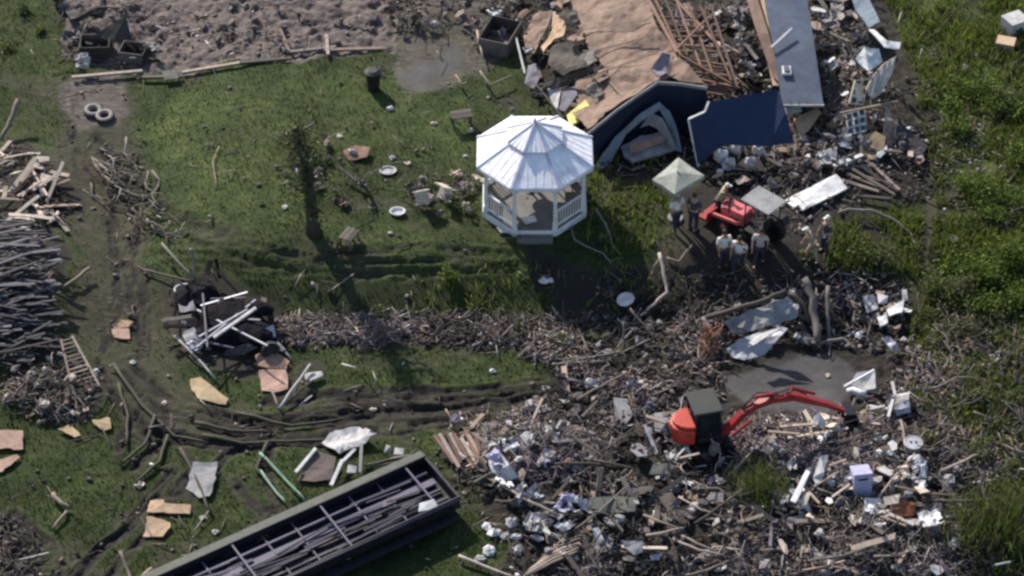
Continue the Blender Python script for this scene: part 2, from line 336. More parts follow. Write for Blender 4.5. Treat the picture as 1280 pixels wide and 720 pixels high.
# ------------------------------------------------------------------ ground
def ground_material():
    m, t, b = _mat('ground')
    a1 = N(t, 'ShaderNodeVertexColor', layer_name='soil_dark_pale'); a2 = N(t, 'ShaderNodeVertexColor', layer_name='lush_grey_rough')
    s1 = N(t, 'ShaderNodeSeparateColor'); s2 = N(t, 'ShaderNodeSeparateColor')
    t.links.new(a1.outputs[0], s1.inputs[0]); t.links.new(a2.outputs[0], s2.inputs[0])
    geo = N(t, 'ShaderNodeNewGeometry'); pos = geo.outputs['Position']
    mp = N(t, 'ShaderNodeMapping'); mp.inputs['Scale'].default_value = (.55, 1.5, 1); t.links.new(pos, mp.inputs['Vector'])
    nb = noise_n(t, .9, 6, pos, .6); nm = noise_n(t, 4.0, 6, mp.outputs[0], .65, .6); nf = noise_n(t, 22, 4, pos, .7)
    g = ramp(t, nb, [(.30, (.021, .034, .010)), (.5, (.038, .055, .014)), (.72, (.066, .078, .025))])
    gl = ramp(t, nb, [(.30, (.034, .052, .014)), (.5, (.056, .078, .020)), (.72, (.090, .102, .032))])
    c = mixc(t, s2.outputs[0], g, gl)
    c = mixc(t, .8, c, ramp(t, nm, [(.3, .45), (.7, 1.4)]), 'MULTIPLY')
    npt = noise_n(t, .35, 4, pos, .55, .8); c = mixc(t, .7, c, ramp(t, npt, [(.35, .6), (.62, 1.25)]), 'MULTIPLY')
    def soft(src, nz, lo=.35, hi=.65):
        add = N(t, 'ShaderNodeMath', operation='MULTIPLY_ADD'); t.links.new(nz, add.inputs[0]); add.inputs[1].default_value = .8; 
        ad2 = N(t, 'ShaderNodeMath', operation='SUBTRACT'); t.links.new(add.outputs[0], ad2.inputs[0]); ad2.inputs[1].default_value = .4
        t.links.new(src, add.inputs[2]); return ramp(t, ad2.outputs[0], [(lo, 0.), (hi, 1.)])
    so = ramp(t, nm, [(.3, (.040, .033, .022)), (.55, (.062, .052, .037)), (.75, (.105, .088, .068))])
    c = mixc(t, soft(s1.outputs[0], nm, .3, .75), c, so)
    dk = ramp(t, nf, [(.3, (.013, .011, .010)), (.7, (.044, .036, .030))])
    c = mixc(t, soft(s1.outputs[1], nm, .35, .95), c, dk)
    pl = ramp(t, nm, [(.28, (.055, .042, .038)), (.5, (.135, .108, .098)), (.72, (.24, .20, .185))])
    c = mixc(t, soft(s1.outputs[2], nf, .35, .7), c, pl)
    gr = ramp(t, nb, [(.35, (.045, .039, .038)), (.65, (.085, .076, .077))])
    c = mixc(t, soft(s2.outputs[1], nf, .4, .7), c, gr)
    c = mixc(t, .55, c, ramp(t, nf, [(.3, .6), (.7, 1.3)]), 'MULTIPLY')
    t.links.new(c, b.inputs['Base Color']); b.inputs['Specular IOR Level'].default_value = .25
    t.links.new(ramp(t, s2.outputs[1], [(.3, .9), (.9, .45)]), b.inputs['Roughness'])
    ad = N(t, 'ShaderNodeMath', operation='ADD'); t.links.new(nf, ad.inputs[0]); t.links.new(nm, ad.inputs[1])
    bp = N(t, 'ShaderNodeBump'); bp.inputs['Strength'].default_value = .55; bp.inputs['Distance'].default_value = .12
    t.links.new(ad.outputs[0], bp.inputs['Height']); t.links.new(bp.outputs[0], b.inputs['Normal'])
    return m
def raw_mesh(name, co, faces_idx, face_len, mat):
    me = bpy.data.meshes.new(name); nf = len(face_len)
    me.vertices.add(len(co)); me.vertices.foreach_set('co', np.ascontiguousarray(co, dtype=np.float32).ravel())
    me.loops.add(len(faces_idx)); me.loops.foreach_set('vertex_index', np.asarray(faces_idx, dtype=np.int32))
    me.polygons.add(nf); me.polygons.foreach_set('loop_start', np.concatenate([[0], np.cumsum(face_len)[:-1]]).astype(np.int32))
    me.update(calc_edges=True); me.materials.append(mat); return me
nx, ny = GX.shape
idx = np.arange(nx * ny).reshape(nx, ny)
q = np.stack([idx[:-1, :-1], idx[1:, :-1], idx[1:, 1:], idx[:-1, 1:]], -1).reshape(-1)
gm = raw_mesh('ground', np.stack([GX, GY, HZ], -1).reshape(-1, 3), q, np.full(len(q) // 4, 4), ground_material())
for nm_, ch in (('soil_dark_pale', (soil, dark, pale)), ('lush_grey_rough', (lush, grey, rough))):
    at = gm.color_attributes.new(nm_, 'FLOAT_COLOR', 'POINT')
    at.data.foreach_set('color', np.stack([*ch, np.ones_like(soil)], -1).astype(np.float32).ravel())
gm.polygons.foreach_set('use_smooth', np.ones(len(gm.polygons), bool))
go = bpy.data.objects.new('ground', gm); COL.objects.link(go); go['kind'] = 'structure'

# ------------------------------------------------------------------ mesh builder
class MB:
    def __init__(s): s.v = []; s.f = []
    def add(s, vs, fs):
        o = len(s.v); s.v += [Vector(v) for v in vs]; s.f += [[i + o for i in f] for f in fs]; return s
    def box(s, c, sx, sy, sz, rot=None):
        c = Vector(c); rot = rot or Matrix.Identity(3)
        vs = [c + rot @ Vector((x * sx / 2, y * sy / 2, z * sz / 2)) for x in (-1, 1) for y in (-1, 1) for z in (-1, 1)]
        return s.add(vs, [(0, 1, 3, 2), (4, 6, 7, 5), (0, 4, 5, 1), (2, 3, 7, 6), (0, 2, 6, 4), (1, 5, 7, 3)])
    def bar(s, a, b, wd, ht, taper=1.0):
        a = Vector(a); b = Vector(b); d = (b - a).normalized(); u = d.cross(Vector((0, 0, 1)))
        if u.length < .05: u = Vector((1, 0, 0))
        u.normalize(); n = u.cross(d)
        vs = []
        for p, k in ((a, 1), (b, taper)):
            for i, j in ((-1, -1), (1, -1), (1, 1), (-1, 1)): vs.append(p + u * wd / 2 * i * k + n * ht / 2 * j * k)
        return s.add(vs, [(0, 1, 2, 3), (7, 6, 5, 4), (0, 4, 5, 1), (1, 5, 6, 2), (2, 6, 7, 3), (3, 7, 4, 0)])
    def tube(s, pts, rad, n=7):
        pts = [Vector(p) for p in pts]; rad = rad if isinstance(rad, (list, tuple)) else [rad] * len(pts)
        vs = []; up = Vector((.123, .3, .95)).normalized()
        for i, p in enumerate(pts):
            d = (pts[min(i + 1, len(pts) - 1)] - pts[max(i - 1, 0)]).normalized(); u = d.cross(up)
            if u.length < .1: u = d.cross(Vector((1, 0, 0)))
            u.normalize(); w_ = d.cross(u)
            vs += [p + (u * math.cos(2 * math.pi * k / n) + w_ * math.sin(2 * math.pi * k / n)) * rad[i] for k in range(n)]
        fs = [[i * n + k, i * n + (k + 1) % n, (i + 1) * n + (k + 1) % n, (i + 1) * n + k] for i in range(len(pts) - 1) for k in range(n)]
        fs += [list(range(n))[::-1], [(len(pts) - 1) * n + k for k in range(n)]]
        return s.add(vs, fs)
    def ball(s, c, rx, ry, rz, n=10, m=7):
        vs = [Vector(c) + Vector((rx * math.sin(math.pi * j / m) * math.cos(2 * math.pi * i / n), ry * math.sin(math.pi * j / m) * math.sin(2 * math.pi * i / n), rz * math.cos(math.pi * j / m))) for j in range(m + 1) for i in range(n)]
        return s.add(vs, [[j * n + i, (j + 1) * n + i, (j + 1) * n + (i + 1) % n, j * n + (i + 1) % n] for j in range(m) for i in range(n)])
    def prism(s, poly, vec):
        n = len(poly); poly = [Vector(p) for p in poly]; vec = Vector(vec)
        return s.add(poly + [p + vec for p in poly], [list(range(n))[::-1], [n + i for i in range(n)]] + [[i, (i + 1) % n, n + (i + 1) % n, n + i] for i in range(n)])
    def torus(s, c, Rr, r, axis, n=20, m=8):
        rot = Vector(axis).normalized().to_track_quat('Z', 'Y').to_matrix(); vs = []
        for i in range(n):
            a = 2 * math.pi * i / n
            for j in range(m):
                b = 2 * math.pi * j / m
                vs.append(Vector(c) + rot @ Vector(((Rr + r * math.cos(b)) * math.cos(a), (Rr + r * math.cos(b)) * math.sin(a), r * math.sin(b))))
        return s.add(vs, [[i * m + j, ((i + 1) % n) * m + j, ((i + 1) % n) * m + (j + 1) % m, i * m + (j + 1) % m] for i in range(n) for j in range(m)])
    def build(s, name, mat, parent=None, smooth=False, bevel=0):
        bm = bmesh.new(); bv = [bm.verts.new(v) for v in s.v]
        for f in s.f:
            try: bm.faces.new([bv[i] for i in f])
            except ValueError: pass
        bmesh.ops.recalc_face_normals(bm, faces=bm.faces)
        xs_ = [v.x for v in s.v]; ys_ = [v.y for v in s.v]; zs_ = [v.z for v in s.v]
        o = Vector(((min(xs_) + max(xs_)) / 2, (min(ys_) + max(ys_)) / 2, min(zs_)))
        bmesh.ops.translate(bm, verts=bm.verts, vec=-o)
        me = bpy.data.meshes.new(name); bm.to_mesh(me); bm.free(); me.materials.append(M[mat])
        if smooth: me.polygons.foreach_set('use_smooth', [True] * len(me.polygons))
        ob = bpy.data.objects.new(name, me); COL.objects.link(ob)
        if parent:
            ob.parent = parent; pw = Vector(parent.location)
            if parent.parent: pw = pw + Vector(parent.parent.location)
            ob.location = o - pw
        else: ob.location = o
        if bevel:
            md = ob.modifiers.new('bevel', 'BEVEL'); md.width = bevel; md.segments = 2; md.limit_method = 'ANGLE'
        return ob
def tag(o, label, cat, group=None, kind=None):
    o['label'] = label; o['category'] = cat
    if group: o['group'] = group
    if kind: o['kind'] = kind
    return o
def thing(name, loc, label, cat, group=None):
    o = bpy.data.objects.new(name, None); COL.objects.link(o); o.location = loc; o.empty_display_size = .3
    return tag(o, label, cat, group)
def copy_tree(o, parent=None):
    c = o.copy(); COL.objects.link(c); c.parent = parent
    for ch in o.children: copy_tree(ch, c)
    return c

def warped(name, pts, th, mat, wrinkle=.05, cuts=4, parent=None, fr=1.3, fold=0, jag=.0):
    """a sheet whose outline is given as (px, py, height) corners: subdivided, creased and thickened"""
    bm = bmesh.new(); W = [P(*p) for p in pts]
    vs = [bm.verts.new(v) for v in W]; bm.faces.new(vs)
    bmesh.ops.triangulate(bm, faces=bm.faces)
    for i in range(cuts):
        es = [e for e in bm.edges if e.calc_length() > .28]
        if not es: break
        bmesh.ops.subdivide_edges(bm, edges=es, cuts=1); bmesh.ops.triangulate(bm, faces=bm.faces)
    bm.normal_update(); n = Vector((0, 0, 0))
    for f in bm.faces:
        k = f.normal if f.normal.z >= 0 else -f.normal
        n += k * f.calc_area()
    n.normalize()
    off = Vector((rnd.random() * 50, rnd.random() * 50, 0))
    for v in bm.verts:
        a = mnoise.noise((v.co + off) * fr); b = mnoise.noise((v.co + off) * fr * 3.1)
        v.co += n * (a * wrinkle * 2 + b * wrinkle * .8 + fold * abs(math.sin((v.co.x + v.co.y * .4) * 5)))
        if jag and v.is_boundary:
            v.co += Vector((mnoise.noise((v.co + off) * 6), mnoise.noise((v.co - off) * 6), 0)) * jag
    fs = list(bm.faces)
    ex = bmesh.ops.extrude_face_region(bm, geom=fs)
    bmesh.ops.translate(bm, verts=[g for g in ex['geom'] if isinstance(g, bmesh.types.BMVert)], vec=n * th)
    bmesh.ops.recalc_face_normals(bm, faces=bm.faces)
    c = Vector((sum(p.x for p in W) / len(W), sum(p.y for p in W) / len(W), min(p.z for p in W)))
    bmesh.ops.translate(bm, verts=bm.verts, vec=-c)
    me = bpy.data.meshes.new(name); bm.to_mesh(me); bm.free(); me.materials.append(M[mat])
    ob = bpy.data.objects.new(name, me); COL.objects.link(ob)
    if parent: ob.parent = parent; ob.location = c - Vector(parent.location)
    else: ob.location = c
    return ob
def sheet(name, label, cat, mat, pts, th=.03, wr=.03, group=None, **kw):
    return tag(warped(name, pts, th, mat, wr, **kw), label, cat, group)
def rough_bar(mb, a, b, wd, ht):
    a = Vector(a); b = Vector(b); k = 4; pts = [a.lerp(b, i / k) for i in range(k + 1)]
    for i in range(1, k): pts[i] += Vector([rnd.uniform(-.01, .01) for _ in range(3)])
    for i in range(k): mb.bar(pts[i], pts[i + 1], wd, ht)
def beam(name, label, cat, mat, a, b, wd=.1, ht=.05, group=None):
    mb = MB(); A = P(*a); B = P(*b); A.z += ht / 2; B.z += ht / 2
    mb.bar(A, B, wd, ht, .92); return tag(mb.build(name, mat), label, cat, group)
def pole(name, label, cat, mat, pts, r=.04, group=None, taper=.75):
    W = [P(*p) for p in pts]
    for p in W: p.z += r
    Q = []
    for a, b in zip(W[:-1], W[1:]):
        for k in range(3):
            p = a.lerp(b, k / 3)
            Q.append(p + Vector([rnd.uniform(-1, 1) * r * .35 for _ in range(3)]))
    Q.append(W[-1]); rr = [r * (1 - (1 - taper) * i / (len(Q) - 1)) for i in range(len(Q))]
    return tag(MB().tube(Q, rr, 7).build(name, mat, smooth=True), label, cat, group)

# ================================================================== GAZEBO
def gazebo():
    c = P(668, 254); c.z -= .02; t = thing('gazebo', c, 'white octagonal gazebo with two tiered metal roof on the lawn', 'gazebo')
    ov = lambda r, k, z: c + Vector((r * math.cos(R(22.5 + 45 * k)), r * math.sin(R(22.5 + 45 * k)), z))
    ra = 2.085 / math.cos(R(22.5)); HE = 2.42
    MB().prism([ov(2.02, k, 0) for k in range(8)], (0, 0, .3)).build('floor', 'floor', t)
    sk = MB()
    for k in range(8): sk.bar(ov(2.04, k, .15), ov(2.04, k + 1, .15), .05, .3)
    sk.build('floor_skirt', 'gazebo_post', t)
    for k in range(8):
        a, b = ov(ra, k, HE), ov(ra, k + 1, HE); e, f = ov(.86, k, HE + .78), ov(.86, k + 1, HE + .78)
        mb = MB(); mb.prism([a, b, f, e], (0, 0, .045))
        for j in range(1, 6):   # standing seams running up the slope
            p = a.lerp(b, j / 6) + Vector((0, 0, .055)); d = (f + e) / 2 - (a + b) / 2
            lim = 1.0 if 2 <= j <= 4 else .62
            mb.bar(p + d * .01 - Vector((0, 0, .008)), p + d * lim - Vector((0, 0, .008)), .02, .018)
        mb.build('roof_panel', 'gazebo_roof', t)
        a2, b2 = ov(1.08, k, HE + .80), ov(1.08, k + 1, HE + .80); ap = c + Vector((0, 0, HE + 1.4))
        m2 = MB(); m2.prism([a2, b2, ap], (0, 0, .03))
        for j in range(1, 4):
            p = a2.lerp(b2, j / 4) + Vector((0, 0, .04)); m2.bar(p, p.lerp(ap, .6), .022, .025)
        m2.build('upper_roof_panel', 'gazebo_roof', t)
        MB().bar(ov(ra + .02, k, HE + .045), ov(1.0, k, HE + .75), .09, .05).build('ridge_strip', 'gazebo_rib', t)
        MB().bar(ov(1.09, k, HE + .845), ap + Vector((0, 0, .04)), .06, .04).build('ridge_strip', 'gazebo_rib', t)
        MB().bar(ov(ra, k, HE - .04), ov(ra, k + 1, HE - .04), .05, .12).build('fascia', 'gazebo_post', t)
        p = MB(); p.box(ov(1.93, k, .3 + (HE - .36) / 2), .13, .13, HE - .36); p.box(ov(1.93, k, .42), .2, .2, .24); p.box(ov(1.93, k, HE - .2), .18, .18, .1)
        p.build('post', 'gazebo_post', t, bevel=.008)
        br = MB()
        for s_ in (1, -1):
            o = ov(1.93, k, HE - .5); q_ = ov(1.93, k + s_, HE - .1); br.bar(o, o.lerp(q_, .28) + Vector((0, 0, .28)), .05, .05)
        br.build('corner_brace', 'gazebo_post', t)
        if k != 5:
            r_ = MB(); a, b = ov(1.93, k, 1.1), ov(1.93, k + 1, 1.1); lo = Vector((0, 0, .68))
            r_.bar(a, b, .07, .06); r_.bar(a - lo, b - lo, .06, .05)
            for j in range(1, 11): r_.bar(a.lerp(b, j / 11), a.lerp(b, j / 11) - lo, .035, .035)
            r_.build('railing', 'gazebo_post', t)
    MB().tube([ap, ap + Vector((0, 0, .12)), ap + Vector((0, 0, .28))], [.07, .05, .012], 8).build('finial', 'gazebo_rib', t)
    st = MB(); st.box(c + Vector((0, -2.12, .08)), 1.3, .35, .16); st.build('step', 'floor', t)
    # things inside
    g = c + Vector((1.15, .5, .3))
    ch = thing('patio_chair', g, 'dark red cushioned chair standing inside the white gazebo', 'chair')
    MB().box(g + Vector((0, 0, .42)), .6, .55, .1).build('seat', 'red', ch, bevel=.02)
    MB().box(g + Vector((0, .27, .75)), .6, .09, .6).build('backrest', 'red', ch, bevel=.02)
    for sx in (-1, 1):
        for sy in (-1, 1): MB().bar(g + Vector((sx * .26, sy * .24, 0)), g + Vector((sx * .26, sy * .24, .4)), .04, .04).build('leg', 'black', ch)
    g = c + Vector((-.15, .3, .3))
    tb = thing('patio_table', g, 'small grey table standing inside the white gazebo', 'table')
    MB().tube([g + Vector((0, 0, .68)), g + Vector((0, 0, .72))], .42, 14).build('tabletop', 'grey', tb)
    MB().tube([g, g + Vector((0, 0, .05)), g + Vector((0, 0, .68))], [.2, .05, .04], 10).build('pedestal', 'black', tb)
gazebo()

# ================================================================== COLLAPSED HOUSE
hg_ = 'pieces of the collapsed house'
g0 = P(790, 120)
rf = thing('collapsed_roof', g0, 'large brown bare roof slope fallen over a navy blue gable wall', 'roof')
warped('roof_deck', [(690, -30, 1.5), (800, -30, 2.5), (822, 35, 2.5), (845, 66, 2.4), (852, 84, 2.35), (838, 97, 2.3), (822, 100, 2.4), (772, 131, 1.9), (737, 163, 1.35), (716, 143, 1.15), (748, 128, 1.4), (752, 106, 1.55), (755, 82, 1.75), (738, 66, 1.6), (725, 40, 1.5), (712, 12, 1.45)], .05, 'sheath', .07, 5, parent=rf, fr=1.1, jag=.10)
warped('roof_corner', [(838, 97, 2.3), (848, 72, 2.55), (862, 82, 2.5), (880, 105, 2.25), (850, 103, 2.3)], .04, 'sheath', .04, 3, parent=rf)
def wallsheet(name, top, mat, parent, th=.12, bottom=0.0):
    T = [P(*p) for p in top]; B = []
    for p in T: B.append(Vector((p.x, p.y, hg(p.x, p.y) - .1 + bottom)))
    mb = MB(); n = len(T); d = Vector((0, th, 0)); poly = T + B[::-1]
    for i in range(n - 1): mb.prism([T[i], T[i + 1], B[i + 1], B[i]], d)
    return mb.build(name, mat, parent)
wallsheet('gable_wall', [(738, 170, 1.25), (772, 138, 1.8), (822, 105, 2.3), (848, 106, 2.28), (882, 112, 2.1)], 'navy', rf)
wallsheet('side_wall', [(882, 112, 2.1), (888, 132, 1.5), (892, 150, 1.0)], 'navy', rf)
mb = MB()
for a, b in (((733, 168, 1.36), (772, 136, 1.88)), ((772, 136, 1.88), (822, 102, 2.42)), ((822, 102, 2.42), (850, 104, 2.36)), ((850, 104, 2.36), (884, 109, 2.22))):
    A, B = P(*a), P(*b); off = Vector((0, -.07, 0)); mb.bar(A + off, B + off, .05, .13)
mb.build('rake_board', 'grey', rf)
for k, (x, y, z) in enumerate([(714, 20, 1.55), (722, 44, 1.6), (738, 70, 1.75), (752, 92, 1.75), (744, 112, 1.6), (704, 0, 1.5)]):
    warped('splintered_edge', [(x - 9, y - 6, z), (x + 5, y - 9, z + .1), (x + 9, y + 5, z + .12), (x - 2, y + 11, z - .05), (x - 12, y + 4, z - .15)], .04, 'sheath' if k % 2 else 'wood_dark', .09, 3, parent=rf, fr=2.5, jag=.12)
for k in range(1, 4):
    f = k / 4; A_ = P(735 + 20 * f, 5 + 20 * f, 2.0); 
    MB().bar(P(712 + 24 * f, 12 + 118 * f, 1.53 + .1 * f) + Vector((0, 0, .1)), P(806 + 22 * f, 4 + 84 * f, 2.6 - .1 * f) + Vector((0, 0, .06)), .035, .02).build('deck_seam', 'wood_dark', rf)
sheet('roof_flap', 'olive brown curled roof flap hanging at the left edge of the brown roof', 'roof flap', 'wood', [(672, 105, .9), (700, 98, 1.1), (735, 84, 1.6), (753, 80, 1.8), (750, 86, 1.7), (722, 97, 1.2), (708, 108, .9), (690, 112, .8)], .05, .08, fr=1.8)
sheet('roof_flap', 'dark torn roof patch lying in shade left of the brown roof', 'roof flap', 'wood_dark', [(690, 60, .8), (715, 52, 1.2), (738, 82, 1.4), (705, 95, .9), (686, 82, .7)], .04, .08)
sheet('plywood_sheet', 'bent orange tan plywood at the upper left of the brown roof', 'plywood', 'plywood', [(690, 15, 1.1), (703, 22, 1.3), (709, 32, 1.3), (705, 47, 1.2), (692, 50, 1.0), (680, 66, .8), (676, 58, .7), (690, 38, 1.0)], .04, .06)
sheet('plywood_sheet', 'broad dull brown curved plywood left of the orange tan plywood', 'plywood', 'sheath', [(655, 38, .5), (672, 18, .8), (690, 12, 1.0), (686, 30, .9), (673, 50, .7), (668, 68, .5), (656, 60, .4)], .04, .1)
sheet('plywood_sheet', 'brown plywood piece under the curled flap beside yellow foam', 'plywood', 'sheath', [(722, 98, .9), (752, 90, 1.2), (750, 128, 1.0), (728, 140, .8), (716, 118, .8)], .04, .04)
sheet('wall_piece', 'violet grey twisted panel at the lower left of the roof wreck', 'panel', 'bluegrey', [(660, 82, .5), (670, 80, .6), (674, 98, .5), (668, 112, .3), (657, 106, .3)], .04, .06)
sheet('wall_piece', 'bright white torn board between the gazebo roof and the wreck', 'panel', 'white', [(685, 110, .7), (702, 112, .8), (697, 136, .6), (691, 132, .5)], .04, .02)
sheet('wall_piece', 'dark violet bent panel beside the white torn board', 'panel', 'bluegrey', [(704, 112, .8), (720, 108, .9), (722, 120, .8), (706, 140, .6), (699, 138, .6)], .04, .04)
sheet('foam_board', 'bright yellow foam board by the lower corner of the brown roof', 'foam board', 'yellow', [(709, 146, .9), (732, 126, 1.1), (741, 139, 1.1), (722, 155, .9), (712, 159, .85)], .09, .02)
beam('timber', 'pale timber batten on the brown roof deck near its lower end', 'timber', 'wood_pale', (762, 103, 1.75), (781, 126, 1.82), .07, .05)
beam('timber', 'white timber batten on the roof deck below the small torn hole', 'timber', 'white', (803, 92, 2.1), (815, 103, 2.28), .12, .06)
beam('roof_edge_board', 'brown edge board below the yellow foam running to the gable foot', 'board', 'sheath', (728, 171, .9), (752, 145, 1.2), .3, .05)
sheet('curled_shingle', 'dark curled piece standing up on the brown roof near the ridge', 'roof flap', 'bluegrey', [(813, 86, 2.45), (828, 66, 2.9), (838, 68, 2.9), (834, 90, 2.5), (824, 96, 2.45)], .03, .08)
beam('drain_pipe', 'long thin pale pipe leaning along the left edge of the house wreck', 'pipe', 'white', (645, 48, .5), (656, 93, .4), .07, .07)
beam('drain_pipe', 'thin dark pipe slanting from the wreck down to the gazebo roof', 'pipe', 'black', (671, 108, .6), (704, 150, .9), .08, .08)
sg = thing('fallen_siding', P(790, 190), 'pale blue grey folded siding sheets under the navy gable', 'siding')
warped('siding_sheet', [(742, 208, .1), (768, 172, .8), (800, 142, 1.5), (824, 127, 1.8), (828, 134, 1.7), (800, 152, 1.2), (782, 168, .8), (763, 202, .1), (752, 211, .05)], .05, 'tarp', .05, parent=sg)
warped('siding_sheet', [(824, 127, 1.8), (838, 140, 1.5), (848, 165, .9), (853, 190, .3), (846, 188, .3), (838, 162, .9), (826, 138, 1.5)], .05, 'tarp', .04, parent=sg)
warped('siding_sheet', [(800, 160, 1.1), (815, 140, 1.5), (828, 148, 1.4), (838, 166, 1.0), (845, 186, .5), (838, 184, .5), (822, 160, .9), (812, 156, 1.0)], .05, 'grey', .06, parent=sg)
sheet('insulation_roll', 'brown and grey rolled sheet lying under the pale blue siding', 'insulation roll', 'grey', [(776, 185, .35), (800, 172, .6), (830, 166, .65), (850, 178, .5), (846, 186, .4), (818, 196, .3), (790, 205, .25), (780, 198, .25)], .12, .08)
sheet('brown_rug', 'reddish brown strip on top of the rolled sheet under the siding', 'rug', 'rafter', [(786, 183, .6), (828, 170, .78), (832, 177, .75), (800, 190, .5), (788, 192, .5)], .06, .04)
# navy panel
nv = thing('navy_wall', P(930, 195), 'big smooth dark navy blue wall panel leaning over pale rubble', 'wall')
warped('wall_face', [(862, 150, 1.75), (880, 142, 1.9), (886, 128, 2.15), (972, 112, 2.3), (982, 140, 1.8), (992, 178, 1.0), (960, 183, .85), (905, 181, .9), (872, 205, .25)], .09, 'navy2', .008, 4, parent=nv, fr=.6)
mb = MB()
for a, b in (((861, 149, 1.8), (873, 208, .25)), ((861, 149, 1.8), (881, 140, 1.97)), ((881, 140, 1.97), (886, 127, 2.22))): mb.bar(P(*a), P(*b), .08, .07)
mb.build('edge_trim', 'white', nv)
# slate roof strip
sl = thing('slate_roof', P(995, 80), 'long slate blue metal roof strip running to the top edge', 'roof')
warped('roof_sheet', [(950, -30, 1.9), (1004, -30, 1.9), (1018, 60, 1.6), (1029, 131, 1.3), (978, 131, 1.3), (968, 70, 1.6)], .05, 'slate', .012, 5, parent=sl, fr=.5)
mb = MB(); mb.bar(P(976, 132, 1.33), P(1030, 132, 1.33), .08, .08); mb.build('edge_trim', 'grey', sl)
for k in range(1, 5):
    f = k / 5; MB().bar(P(950 + 54 * f, -30, 1.96), P(978 + 51 * f, 130, 1.37), .03, .03).build('roof_seam', 'slate', sl)
mb = MB(); A = P(983, 90, 1.6); mb.box(A + Vector((0, 0, .06)), .34, .5, .1); mb.build('roof_vent', 'white', sl)
mb = MB(); A = P(983, 90, 1.6); mb.box(A + Vector((0, 0, .14)), .2, .32, .06); mb.build('vent_opening', 'slate', sl)
beam('timber', 'pale slanted timber across the upper left of the slate roof strip', 'timber', 'silver', (964, 60, 1.8), (990, 36, 1.9), .1, .05)
sheet('edge_board', 'long orange brown roof edge board left of the slate strip', 'board', 'rafter', [(925, -30, 1.7), (938, -30, 1.75), (962, 45, 1.7), (976, 92, 1.5), (974, 104, 1.4), (966, 96, 1.4), (946, 40, 1.55)], .07, .02)
sheet('edge_board', 'light brown plywood strip between orange board and slate strip', 'board', 'plywood', [(940, -30, 1.55), (950, -30, 1.6), (968, 60, 1.5), (976, 108, 1.3), (966, 108, 1.2), (956, 60, 1.4)], .05, .02)
# rafter lattice
gl = 'red brown rafters in the open lattice beside the brown roof'
def raf(a, b, wd=.09): return beam('rafter', 'thin red brown rafter in the open lattice right of the brown roof', 'rafter', 'rafter', a, b, wd, .07, gl)
for i in range(12):
    y = 22 + i * 8.6; x0 = 812 + i * 6.6
    raf((x0, y, 2.1 - i * .06), (min(x0 + 62 + rnd.uniform(-6, 8), 925), y + rnd.uniform(-9, 12), 1.7 - i * .04), .07)
for i in range(7):
    x0 = 800 + i * 15
    raf((x0, -12 + i * 4, 2.2), (x0 + 34 + rnd.uniform(-4, 8), 62 + i * 8, 1.8), .08)
raf((796, -25, 2.5), (846, 66, 2.5), .13); raf((820, -25, 2.2), (900, 60, 1.8), .13); raf((850, 70, 2.2), (918, 108, 1.6), .1); raf((846, 62, 2.2), (886, 22, 2.0), .07)
sheet('wall_piece', 'brown panel under the rafter lattice above the navy wall', 'panel', 'rafter', [(882, 102, 1.2), (918, 96, 1.2), (918, 112, 1.0), (890, 122, 1.0)], .05, .04)
# cream walls on the right
cw = thing('cream_wall', P(1085, 90), 'torn cream wall with slatted face at the right of the house wreck', 'wall')
warped('wall_board', [(1068, 75, 1.5), (1080, 60, 1.9), (1098, 62, 2.0), (1102, 78, 1.8), (1085, 90, 1.5)], .05, 'white', .06, parent=cw)
warped('wall_board', [(1120, 70, 1.9), (1114, 92, 1.5), (1100, 118, .9), (1090, 124, .7), (1082, 112, .9), (1090, 96, 1.3), (1104, 80, 1.7)], .06, 'cream', .02, parent=cw)
mb = MB()
for i in range(5):
    a = P(1117 - i * 6.5, 74 + i * 4, 1.93 - i * .08); b = P(1100 - i * 3.5, 116 + i, 1.0); mb.bar(a, b, .05, .04)
mb.build('wall_slats', 'white', cw)
sheet('wall_piece', 'white bent gutter piece above the cream wall', 'panel', 'white', [(1085, 38, 1.4), (1092, 38, 1.5), (1108, 52, 1.7), (1126, 54, 1.8), (1124, 62, 1.7), (1106, 60, 1.6)], .05, .03)
def window_wall(lbl, pts, rows, cols, mat):
    A, B, C_, D_ = [P(*p) for p in pts]; t = thing('loose_window', (A + C_) / 2 - Vector((0, 0, .2)), lbl, 'window')
    n = (B - A).cross(D_ - A).normalized(); n = n if n.z > 0 else -n
    MB().prism([A, B, C_, D_], n * .06).build('wall_board', mat, t)
    q_ = lambda u, v: A.lerp(B, u).lerp(D_.lerp(C_, u), v) + n * .065
    for i in range(cols):
        for j in range(rows):
            u0, u1 = (i + .2) / cols, (i + .85) / cols; v0, v1 = (j + .2) / rows, (j + .82) / rows
            MB().prism([q_(u0, v0), q_(u1, v0), q_(u1, v1), q_(u0, v1)], n * .012).build('pane', 'glass', t)
window_wall('white lattice panel with six dark openings below the cream wall', [(1068, 100, .9), (1086, 98, .9), (1078, 132, .5), (1060, 130, .5)], 3, 2, 'cream')
window_wall('white framed window with dark panes low on the right of the wreck', [(1056, 144, .6), (1080, 136, .7), (1083, 165, .35), (1060, 170, .3)], 3, 3, 'white')
sheet('wall_piece', 'tan ochre board below the white framed window', 'panel', 'ply_tan', [(1072, 172, .3), (1094, 166, .4), (1106, 172, .4), (1104, 192, .2), (1090, 200, .15), (1076, 196, .15)], .05, .03)
sheet('wall_piece', 'beige board under the slate roof strip end', 'panel', 'plywood', [(992, 150, .6), (1018, 136, .8), (1026, 142, .8), (1012, 162, .5), (1000, 172, .4)], .05, .04)
sheet('wall_piece', 'white board beside the lower end of the slate strip', 'panel', 'white', [(978, 136, 1.1), (1000, 132, 1.15), (1002, 140, 1.0), (982, 144, 1.0)], .05, .02)
